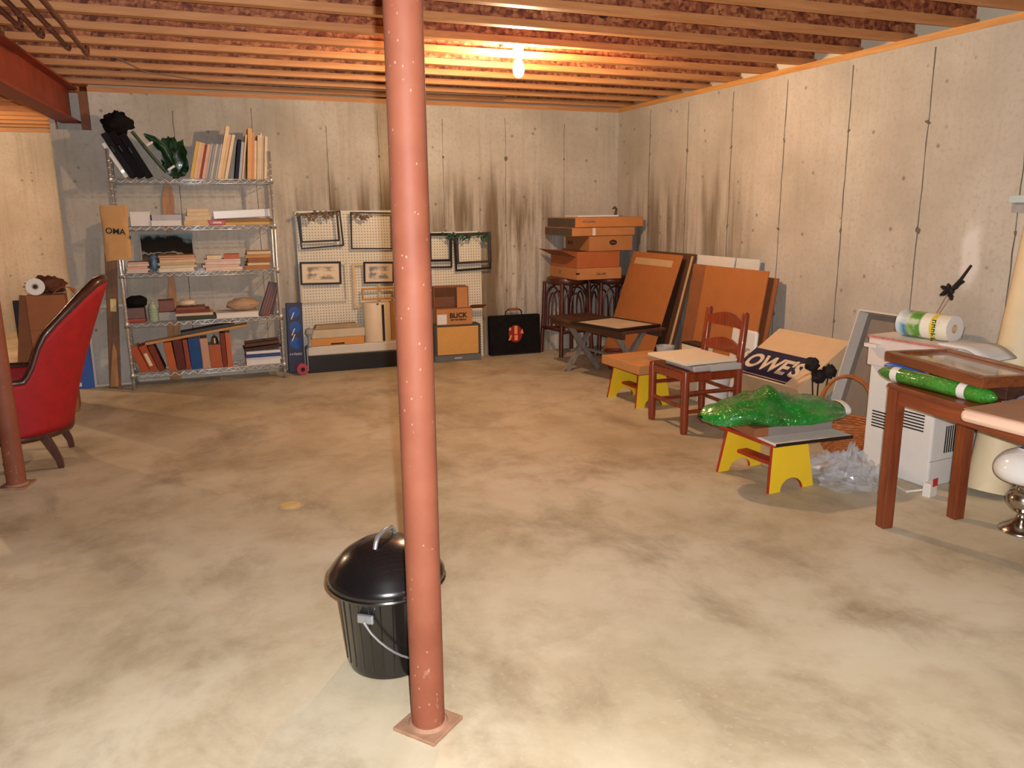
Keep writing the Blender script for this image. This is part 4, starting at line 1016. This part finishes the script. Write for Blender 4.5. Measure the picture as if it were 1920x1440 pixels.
# ---------------------------------------------------------------- wooden ladder-back chair facing left
t = T('wooden_chair', 'red-brown wooden ladder-back chair with white panels on its seat', 'chair', (2.965, 4.25, 0), R(-1))
CW = wood('cherry_chair_wood', (104, 38, 18), (156, 66, 32), 3, 'z', .3, .4)
for s in (-1, 1):
    B().tube([(-.20, s * .195, 0), (-.20, s * .195, .03), (-.20, s * .195, .385), (-.20, s * .195, .40)], [.021, .025, .025, .02], 12).build('front_leg', CW, t, True)
    B().tube([(.19, s * .195, 0), (.19, s * .195, .40), (.225, s * .195, .73), (.226, s * .195, .745)], [.022, .025, .022, .014], 12).build('back_post', CW, t, True)
    for z in (.14, .26): B().rod((-.2, s * .195, z), (.19, s * .195, z), .013, 8).build('side_rung', CW, t, True)
    B().box(-.2, .19, s * .195 - .012, s * .195 + .012, .335, .385).build('seat_rail', CW, t, False, .003)
for x, zz in ((-.2, (.17,)), (.19, (.14, .24))):
    for z in zz: B().rod((x, -.195, z), (x, .195, z), .013, 8).build('cross_rung', CW, t, True)
    B().box(x - .012, x + .012, -.195, .195, .335, .385).build('seat_rail', CW, t, False, .003)
B().box(-.21, .20, -.21, .21, .386, .402).build('seat', CW, t, False, .005)
for z, xo in ((.47, .197), (.635, .214)):
    pts = [(-.18 + .36 * i / 14) for i in range(15)]
    poly = [(y, 0) for y in pts] + [(y, .055 + .035 * math.cos(y / .18 * math.pi / 2)) for y in reversed(pts)]
    b = B(); n = len(poly)
    vs = [(.03 * math.cos(y / .18 * math.pi / 2), y, q) for y, q in poly] + [(.03 * math.cos(y / .18 * math.pi / 2) + .016, y, q) for y, q in poly]
    m_ = len(pts); fs = []
    for i in range(m_ - 1):
        a0, a1, b0, b1 = i, i + 1, n - 1 - i, n - 2 - i
        fs += [(a0, b0, b1, a1), (n + a0, n + a1, n + b1, n + b0), (a0, a1, n + a1, n + a0), (b0, n + b0, n + b1, b1)]
    fs += [(0, n, 2 * n - 1, n - 1), (m_ - 1, m_, n + m_, n + m_ - 1)]
    b.add(vs, fs).build('back_slat', CW, t, True, loc=(xo - .012, 0, z))
t = T('wrapped_package', 'plastic wrapped package under the white panel on the chair seat', 'package', (2.98, 4.18, .4035), R(-1)); B().box(-.2, .135, -.19, .15, 0, .034).build('package', M('grey_white_package', (178, 172, 172), .4, .12, 20, .3), t, False, .012); B().box(-.08, .14, -.195, -.0, -.0005, .037).build('plastic_wrap', thin_plastic('chair_wrap', (228, 226, 220), .5), t)
t = T('white_canvas', 'white art canvas lying on the wrapped package on the chair seat', 'canvas', (2.965, 4.25, .442), R(2)); B().box(-.235, .155, -.215, .205, 0, .018).build('panel', M('warm_white_panel', (236, 222, 200), .55, .03), t, False, .002)
t = T('white_bucket', 'white plastic bucket on the floor behind the wooden chair', 'bucket', (3.41, 4.63, 0)); B().lathe([(.085, 0), (.1, .25), (.106, .25), (.106, .275), (.098, .277)], 28).build('bucket', WHITEG, t, True); B().tube([(-.104, 0, .26), (-.1, -.05, .2), (0, -.112, .15), (.1, -.05, .2), (.104, 0, .26)], .003, 6).build('bail', CHROME, t, True)
t = T('white_pad', 'white rounded pad standing behind the chair back', 'pad', (3.60, 4.66, .0), (0, R(5), 0)); B().box(0, .03, -.15, .13, .0, .53).build('pad', WHITEG, t, True, .04); B().box(-.002, .0, -.10, .08, .36, .40).build('printed_line', GREYP, t)

# ---------------------------------------------------------------- store carton, tray and basket by the right wall
a_ = math.atan2(.26, .40)
t = T('store_carton', 'flat tan carton with navy LOWES panel leaning on the right wall', 'box', (3.44, 4.16, .27), (0, -a_, R(2)))
t['label'] = "flat tan carton with a navy panel reading LOWE'S leaning on the wall"
B().box(0, .50, -.31, .34, -.20, 0).build('body', M('pale_tan_cardboard', (222, 190, 150), .8, .05, 8, .1), t, False, .003)
B().box(.03, .27, -.19, .342, .0004, .0014).build('navy_panel', NAVY, t)
text('lettering', "LOWE'S", .19, CREAM, t, (.14, .09, .0024), (0, 0, R(-90)), .0008, bold=.006, sx=.9)
B().box(.01, .022, -.19, .342, .0004, .0014).build('navy_rule', NAVY, t); text('small_lettering', '~~~~~~~~~', .022, CARD_D, t, (.12, -.265, .0018), (0, 0, R(-20)), .0006)
t = T('lower_carton', 'lower tan carton the leaning navy-panelled carton rests on', 'box', (3.62, 4.08, 0), R(2)); B().box(-.14, .28, -.22, .36, 0, .04).build('body', CARD_T, t, False, .003)
t.location = (3.70, 4.10, 0)
t = T('storage_tray', 'white-rimmed grey tray standing on edge against the right wall', 'tray', (3.70, 3.47, 0), (0, R(17), 0)); IN = M('grey_tray_inside', (128, 116, 104), .6, .06, 8)
B().box(.0, .006, -.36, .33, 0, .77).build('bottom', IN, t)
for q in ((-.36, .33, .76, .77), (-.36, .33, 0, .01)): B().box(-.08, 0, q[0], q[1], q[2], q[3]).build('rim_wall', M('tray_white', (214, 206, 196), .5, .05), t)
for q in ((-.36, -.352), (.322, .33)): B().box(-.08, 0, q[0], q[1], .01, .76).build('rim_wall', M('tray_white', (214, 206, 196)), t)
# wicker basket with a hoop handle
t = T('wicker_basket', 'brown wicker basket with a tall hoop handle beside the green bag', 'basket', (3.36, 3.34, .02), R(20))
prof = [(.10 + .055 * math.sin(min(1, i / 9) * 1.5), .006 + i * .0145) for i in range(13)]
for i, (r_, z) in enumerate(prof):
    pts = [((r_ + .0045 * (1 if (k + i) % 2 else -1)) * math.cos(6.283 * k / 40), .86 * (r_ + .0045 * (1 if (k + i) % 2 else -1)) * math.sin(6.283 * k / 40), z) for k in range(40)]
    B().tube(pts, .0085, 6, True).build('weave', WICKER, t, True)
for k in range(20):
    a = 6.283 * k / 20; B().tube([(r_ * math.cos(a), .86 * r_ * math.sin(a), z) for r_, z in prof[::3]], .0055, 5).build('stake', WICKER, t, True)
B().lathe([(.1, .002), (.1, .008)], 26, M4=Matrix.Diagonal((1, .86, 1, 1))).build('bottom', WICKER, t)
for d in (-.012, 0, .012):
    pts = [(-.155 * math.cos(math.pi * j / 22) , d + .004 * math.sin(j * 1.9 + d * 200), .17 + .27 * (math.sin(math.pi * j / 22) ** .8)) for j in range(23)]
    B().tube(pts, .0085, 7).build('handle_cane', WICKER, t, True)
t.rotation_euler = (0, 0, R(-62))
# dark dried flower heads behind the basket
t = T('dried_flowers', 'black dried flower bunch standing behind the wicker basket', 'dried flowers', (3.40, 3.62, 0)); DK = M('black_dried_petals', (30, 22, 22), .8, .3, 30, .4)
for i, (dx, dy, h_) in enumerate(((-.03, .03, .47), (.05, -.03, .43), (.0, .0, .40))):
    B().tube([(0, 0, 0), (dx * .5, dy * .5, h_ * .5), (dx, dy, h_)], .004, 5).build('stem', DK, t)
    def fnh(u, v, dx=dx, dy=dy, h_=h_, i=i):
        a = 6.283 * u; p = math.pi * (v - .5); d = Vector((math.cos(p) * math.cos(a), math.cos(p) * math.sin(a), math.sin(p))); k = 1 + .5 * noise.noise(d * 5 + Vector((i * 5, 0, 0)))
        return tuple(Vector((dx, dy, h_)) + d * .04 * k)
    B().grid(20, 12, fnh, closed_u=True).build('flower_head', DK, t, True)
# items on the nearer yellow stool
t = T('grey_box', 'flat grey box with a brown end on the nearer yellow stool', 'box', (2.745, 3.23, .2715), R(-3)); B().box(-.23, .24, -.17, .17, 0, .045).build('body', M('grey_brown_box', (142, 130, 122), .6, .06), t, False, .002); B().box(-.232, -.15, -.172, .172, -.0, .046).build('brown_end', CARD_D, t)
t = T('white_board', 'white board with a black front edge on the nearer yellow stool', 'board', (2.79, 3.06, .2585), R(-3)); B().box(-.25, .20, -.13, .34, 0, .0125).build('board', WHITE, t, False, .001); B().box(-.252, .202, -.138, -.13, -.001, .0127).build('black_edge', BLACKF, t)
GG = glitter_green('green_glitter_plastic', (4, 92, 20), (18, 150, 44))
def bag(u, v):
    a = 6.283 * u; x = (v - .5) * .80; env = max(.02, (1 - abs(2 * v - 1) ** 3.2)) ** .5
    n1 = noise.noise(Vector((x * 5, math.cos(a) * 1.2, math.sin(a) * 1.2))); n2 = noise.noise(Vector((x * 14, math.cos(a) * 3, math.sin(a) * 3 + 7)))
    y = math.cos(a) * .165 * env * (1 + .25 * n1); hz = (.075 + .05 * math.exp(-((x + .02) / .12) ** 2)) * env
    z = math.sin(a) * hz * (1 + .45 * n1 + .22 * n2)
    if z < -.028: z = -.028
    return (x, y, z + .03)
t = T('green_bag', 'shiny green glitter plastic bag lying on the nearer yellow stool', 'bag', (2.725, 3.20, .3185), R(-12)); B().grid(44, 48, bag, closed_u=True).build('bag', GG, t, True)
B().grid(20, 6, lambda u, v: (.355 + v * .03, .085 * math.cos(6.283 * u), .038 + .036 * math.sin(6.283 * u)), closed_u=True).build('white_band', WHITE, t, True, solid=.003)
# crumpled clear plastic on the floor
t = T('plastic_wrap_heap', 'crumpled clear plastic wrapping heaped on the floor by the basket', 'plastic wrap', (3.065, 3.03, 0)); CP = film('clear_crumpled_film', .70)
for i, (x, y, rx, ry, rz) in enumerate(((-.02, .06, .17, .15, .11), (.05, -.13, .12, .11, .09), (-.06, -.08, .14, .12, .06), (.07, .03, .10, .10, .14))):
    def fp(u, v, i=i, rx=rx, ry=ry, rz=rz):
        a = 6.283 * u; p = math.pi * (v * .5); d = Vector((math.cos(p) * math.cos(a), math.cos(p) * math.sin(a), math.sin(p)))
        k = 1 + .5 * noise.noise(d * 4 + Vector((i * 9, 1, 2))) + .35 * noise.noise(d * 11 + Vector((3, i * 4, 2)))
        return (d.x * rx * k, d.y * ry * k, max(.001, d.z * rz * k))
    B().grid(22, 9, fp, closed_u=True).build('film_fold', CP, t, False, loc=(x, y, 0))
t = T('red_tagged_cable', 'white plug with a red tag lying on the floor by the vent unit', 'plug', (3.245, 2.66, 0), R(10)); B().box(-.03, .03, -.02, .02, 0, .07).build('plug', WHITE, t, False, .004); B().box(-.014, .026, -.0215, -.02, .055, .095).build('red_tag', M('red_tag', (196, 46, 40), .5), t); B().tube([(-.02, .02, .03), (-.06, .08, .01), (-.02, .16, .006)], .005, 6).build('cord', WHITE, t, True)

# ---------------------------------------------------------------- white vent unit and what stands on it
t = T('air_conditioner', 'white vented air conditioner standing under the wooden table', 'air conditioner', (3.325, 2.745, 0), R(4)); WV = M('white_enamel', (226, 222, 216), .35, .03, 8)
B().box(0, .26, 0, .40, 0, .57).build('body', WV, t, False, .01)
for i in range(9): B().box(.10 + i * .016, .108 + i * .016, -.0015, .0005, .17, .31).build('vent_slot', BLACK, t)
for i in range(6): B().box(-.0015, .0005, .05, .17, .28 + i * .016, .287 + i * .016).build('vent_slot', BLACK, t)
for i in range(6): B().box(-.0015, .0005, .24, .36, .24 + i * .016, .247 + i * .016).build('vent_slot', BLACK, t)
B().box(.02, .24, -.003, 0, .40, .52).build('control_panel', M('pale_grey_enamel', (206, 204, 200), .4, .03), t)
B().box(.0, .26, -.0012, .0, .135, .138).build('panel_gap', GREYP, t)
zu = .572
t = carton('white_carton', 'white carton on the air conditioner under the paper towel roll', (3.425, 2.90, zu), .28, .50, .15, R(4), M('white_carton_board', (222, 206, 196), .6, .05), None, False, False)
B().box(-.145, .145, -.255, .255, .150, .158).build('lid', WHITE, t); B().box(-.1465, -.145, -.255, .255, .146, .158).build('red_printed_edge', M('faded_red_print', (196, 120, 108), .6, .3, 40), t)
B().box(-.18, -.14, .17, .245, .10, .118).build('tab', WHITE, t)
t = T('white_tray', 'white curved plastic tray overhanging the white carton', 'tray', (3.42, 2.65, zu + .1635), R(2)); B().grid(14, 5, lambda u, v: ((v - .5) * .22, -.14 + u * .25, -.05 * max(0, .5 - u) ** 2 * 4 + .004 * v)).build('tray', WHITEG, t, True, solid=.008)
t = T('paper_towel_roll', 'wrapped paper towel roll with blue and green print on the carton', 'paper towels', (3.42, 2.915, zu + .158 + .0675), (R(90), 0, R(6)))
k = NT('towel_wrapper'); g = k.xyz(); al = g[2]; nz = k.noise(9, None, 3)
cc = k.ramp(k.math('MULTIPLY_ADD', al, -3.6, .5), [(.0, (236, 230, 214)), (.22, (236, 230, 206)), (.235, (226, 206, 70)), (.32, (226, 206, 70)), (.335, (240, 234, 214)), (.50, (240, 236, 220)), (.53, (92, 150, 56)), (.70, (96, 160, 60)), (.75, (150, 176, 96)), (.84, (48, 130, 176)), (.95, (196, 220, 228))])
k.set(Base_Color=k.mix(k.math('MULTIPLY', k.smooth(nz, .55, .65), .6), cc, lin((232, 232, 222))), Roughness=.25, Coat_Weight=.4)
B().lathe([(.066, -.14), (.066, .14)], 36, cap=False).build('printed_wrapper', k.m, t, True)
for s in (-1, 1): B().lathe([(.021, .139 * s), (.0655, .139 * s), (.0655, .1395 * s), (.021, .1395 * s)], 30, cap=False).build('roll_end', WHITE, t)
B().lathe([(.021, -.139), (.021, .139)], 20, cap=False).build('core', CARD_T, t, True)
text('lettering', '~~~~~', .036, M('dark_green_print', (40, 70, 40), .5), t, (-.0672, -.010, .075), (R(90), R(0), R(-90)), .0006)
t = T('dried_sprig', 'black dried flower sprig rising behind the paper towel roll', 'dried flowers', (3.66, 2.95, .2), (R(-3), R(6), 0)); t.location = (3.50, 2.98, zu + .160)
B().tube([(0, 0, 0), (.02, -.02, .12), (.05, -.05, .24)], .0022, 5).build('stem', M('pale_stem', (150, 120, 90), .8), t); B().tube([(.01, 0, 0), (.04, -.02, .12), (.07, -.05, .22)], .0022, 5).build('stem', M('pale_stem', (150, 120, 90)), t)
pb = B()
for i in range(11):
    r_ = random.Random(i); d = Vector((r_.uniform(-1, 1), r_.uniform(-1, 1), r_.uniform(-.8, .9))).normalized() * .05; pb.tube([(.055, -.05, .235), Vector((.055, -.05, .235)) + d * .6, Vector((.055, -.05, .235)) + d], [.004, .013, .006], 6)
pb.tube([(.06, -.055, .25), (.085, -.08, .30), (.11, -.105, .37)], [.008, .009, .007], 6).tube([(.07, -.05, .245), (.10, -.085, .29)], [.007, .009], 6)
pb.build('flower_head', DK, t, True)
# concrete form tube leaning on the wall, wall bracket, red board
bx, by = 3.54, 2.58; d = Vector((.36, .10, 1.5)).normalized()
t = T('form_tube', 'large cream cardboard tube leaning on the wall', 'tube', (bx, by, .012), d.to_track_quat('Z', 'Y').to_euler())
t['label'] = 'large cream cardboard tube with faint numbers leaning on the right wall'
B().lathe([(.098, 0), (.098, 1.53), (.09, 1.53), (.09, 0), (.098, 0)], 40, cap=False).build('tube', M('cream_tube_card', (226, 206, 168), .6, .05, 6), t, True)
for i, ch in enumerate('970'):
    a = R(215 + i * 24); text('number', ch, .075, GREYINK, t, (.0988 * math.cos(a), .0988 * math.sin(a), .66), (R(90), 0, a + R(90)), .0005)
t = T('wall_bracket', 'pale blue-grey bracket fixed to the right wall near the photo edge', 'bracket', (XR - .001, 2.93, 1.40)); B().box(-.035, 0, -.16, .045, 0, .038).build('ledge', M('pale_blue_paint', (186, 204, 206), .5, .05), t, False, .003); B().box(-.006, 0, -.16, .045, -.05, 0).build('back_strip', GREYP, t)
t, L = sheet('red_board', 'narrow red-brown board leaning on the wall beyond the cream tube', 2.53, 2.62, 3.80, 3.985, 1.2, M('red_brown_board', (126, 52, 34), .5, .1), .016, 'board')

# ---------------------------------------------------------------- wooden table at the right
t = T('wooden_table', 'red-brown wooden table at the photo edge holding a framed picture', 'table', (2.871, 1.957, 0), R(-7))
hx, hy, ht = .22, .51, .65
for x in (-hx + .03, hx - .03):
    for y in (-hy + .03, hy - .03): B().box(x - .026, x + .026, y - .026, y + .026, 0, ht - .02).build('leg', BROWNW, t, False, .004)
def apron(n0, n1):
    L = n1 - n0; pts = [(n0, 0), (n0, -.10), (n0 + .02, -.095)] + [(n0 + .02 + .035 * (1 - math.cos(q)), -.095 + .035 * math.sin(q)) for q in [math.pi / 2 * i / 5 for i in range(1, 6)]]
    return pts + [(-(x) + n0 + n1, z) for x, z in reversed(pts)]
for x in (-hx + .02, hx - .02): B().prism(apron(-hy + .05, hy - .05), -.009, .009, Matrix.Rotation(R(90), 4, 'Z')).build('apron', BROWNWX, t, loc=(x, 0, ht - .02))
for y in (-hy + .02, hy - .02): B().prism(apron(-hx + .05, hx - .05), -.009, .009).build('apron', BROWNW, t, loc=(0, y, ht - .02))
B().box(-hx, hx, -hy, hy, ht - .02, ht).build('top', BROWNWX, t, False, .006)
zt = ht + .0005
t = T('framed_landscape', 'brown framed landscape picture lying flat on the wooden table', 'picture', (2.92, 2.30, zt + .0645), (0, 0, R(-12))); FW = wood('brown_frame_wood', (96, 48, 26), (140, 80, 44), 3, 'y', .35, .3)
for q in ((-.155, .155, -.295, -.262), (-.155, .155, .262, .295)): B().box(q[0], q[1], q[2], q[3], 0, .045).build('rail', FW, t, False, .004)
for q in ((-.155, -.122), (.122, .155)): B().box(q[0], q[1], -.262, .262, 0, .045).build('rail', FW, t, False, .004)
k = NT('golden_landscape'); g = k.n('ShaderNodeSeparateXYZ', {0: k.tc.outputs['Generated']}).outputs; h_ = k.math('ADD', g[0], k.math('MULTIPLY', k.noise(4), .3))
k.set(Base_Color=k.ramp(h_, [(.1, (190, 140, 80)), (.4, (206, 168, 104)), (.6, (120, 104, 70)), (.75, (170, 168, 160)), (1.0, (188, 190, 192))]), Roughness=.15, Coat_Weight=.6)
B().box(-.122, .122, -.262, .262, .02, .032).build('picture', k.m, t)
t = T('support_block', 'dark wooden block under the flat framed picture on the table', 'block', (2.97, 2.27, zt)); B().box(-.09, .10, -.2, .16, 0, .063).build('block', DARKWX, t, False, .003)
t = T('green_roll', 'green glitter wrapped roll with white bands along the table edge', 'roll', (2.757, 2.295, zt + .032), (R(90), 0, R(4)))
GG2 = glitter_green('green_roll_wrap', (30, 110, 24), (62, 150, 44))
B().lathe([(.006, -.285), (.02, -.27), (.0315, -.235), (.0315, .22), (.02, .265), (.008, .285)], 24).build('wrap', GG2, t, True)
for z in (.185, -.15): B().lathe([(.0325, z - .018), (.0325, z + .018)], 24, cap=False).build('white_band', WHITE, t, True)
t.rotation_euler = (R(-90), 0, R(-2))
t = T('blue_cone', 'blue plastic tip poking out behind the green roll', 'plastic tip', (2.90, 2.52, zt + .05), (R(-78), 0, R(20))); B().lathe([(.02, -.12), (.028, -.04), (.029, .02), (.022, .05), (.005, .08)], 18).build('tip', M('blue_plastic', (52, 98, 176), .4, .06), t, True)
t.location = (2.845, 2.53, zt + .034)
t = T('foam_roll', 'pinkish cream padded mat lying on the nearer end of the table', 'mat', (2.66, 1.73, zt), R(3))
B().box(-.21, .20, -.26, .20, 0, .045).build('mat', M('pink_cream_foam', (226, 190, 164), .7, .05, 9, .1), t, True, .018)
B().box(-.20, .19, -.25, .19, .0455, .049).build('tan_cover', M('tan_leatherette', (172, 128, 98), .6, .08), t)
t = T('bubble_wrap', 'sparkling clear wrap under the flat framed picture', 'plastic wrap', (2.93, 1.99, zt), R(0)); B().grid(16, 10, lambda u, v: (-.10 + u * .22, -.06 + v * .12, .004 + .03 * abs(math.sin(u * 3.1) * math.sin(v * 3.1)) * (1 + .5 * noise.noise(Vector((u * 9, v * 9, 2)))))).build('film', thin_plastic('sparkling_film', (200, 198, 200), .45, .08), t, False, solid=.002)
# oil lamp under the table edge
t = T('oil_lamp', 'silver oil lamp with a white milk glass shade on the floor', 'lamp', (3.245, 2.19, 0))
B().lathe(B.curve([(.062, 0), (.066, .006), (.05, .022), (.026, .04), (.016, .055), (.018, .065), (.035, .075), (.05, .095), (.054, .115), (.045, .135), (.03, .145), (.03, .16), (.04, .165), (.04, .172), (.02, .175)], 3), 36).build('silver_base', SILVER, t, True)
B().lathe(B.curve([(.036, .165), (.05, .168), (.085, .182), (.098, .205), (.094, .232), (.075, .258), (.045, .274), (.036, .28), (.036, .284)]), 40, cap=False).build('glass_shade', M('milk_glass', (240, 236, 230), .12, .02, coat=.6), t, True, solid=.003)
B().lathe([(.022, .17), (.028, .21), (.022, .30), (.024, .33)], 20, cap=False).build('chimney', thin_plastic('lamp_glass', (230, 230, 230), .75, .05), t, True)
B().rod((.03, 0, .15), (.065, 0, .155), .0025, 6).build('wick_knob', SILVER, t)

for o_ in [q for q in bpy.data.objects if q.parent and q.parent.name == 'oil_lamp']:
    o_.data.transform(Matrix.Scale(1.33, 4))
# ---------------------------------------------------------------- trash can behind the post
t = T('trash_can', 'small black metal trash can with domed lid behind the steel post', 'trash can', (.470, 2.262, 0), R(0)); BK = M('black_enamel', (22, 20, 20), .25, .15, 10, coat=.5)
B().lathe([(.12, 0), (.128, .004), (.131, .014), (.133, .02), (.152, .285), (.156, .29)], 48).build('body', BK, t, True)
for k_ in range(26):
    a = 6.283 * k_ / 26; B().rod((.1335 * math.cos(a), .1335 * math.sin(a), .03), (.1505 * math.cos(a), .1505 * math.sin(a), .27), .0022, 5).build('body_rib', BK, t, True)
lid = B().lathe([(.150, .272), (.174, .270), (.180, .277), (.180, .300), (.172, .310), (.158, .330), (.128, .365), (.085, .392), (.04, .404), (.0, .406)], 48).build('lid', BK, t, True)
B().lathe([(.181, .274), (.184, .279), (.181, .284)], 48, cap=False).build('lid_rim', BK, lid, True)
HG = M('galvanised_grey', (170, 172, 176), .35, .08, 14, 0, .7)
pts = [(-.062, 0, .396), (-.055, 0, .414), (-.04, 0, .428), (.0, 0, .433), (.04, 0, .428), (.055, 0, .414), (.062, 0, .396)]
B().tube([Matrix.Rotation(R(48), 4, 'Z') @ Vector(p) for p in pts], .007, 8).build('lid_handle', HG, lid, True)
for s in (-1, 1):
    a = R(232 if s < 0 else 25)
    B().box(-.026, .026, -.008, .004, -.014, .014).build('handle_ear', HG, t, False, .004, loc=(.150 * math.cos(a), .150 * math.sin(a), .215), rot=(0, 0, a + R(90)))
A0 = R(232); A1 = R(385); bp = []
for j in range(21):
    f = j / 20; a = A0 + (A1 - A0) * f; rr = .158 - .012 * math.sin(math.pi * f) + .008; bp.append((rr * math.cos(a), rr * math.sin(a), .212 - .155 * math.sin(math.pi * f) ** .8))
B().tube(bp, .0035, 7).build('bail_handle', HG, t, True)
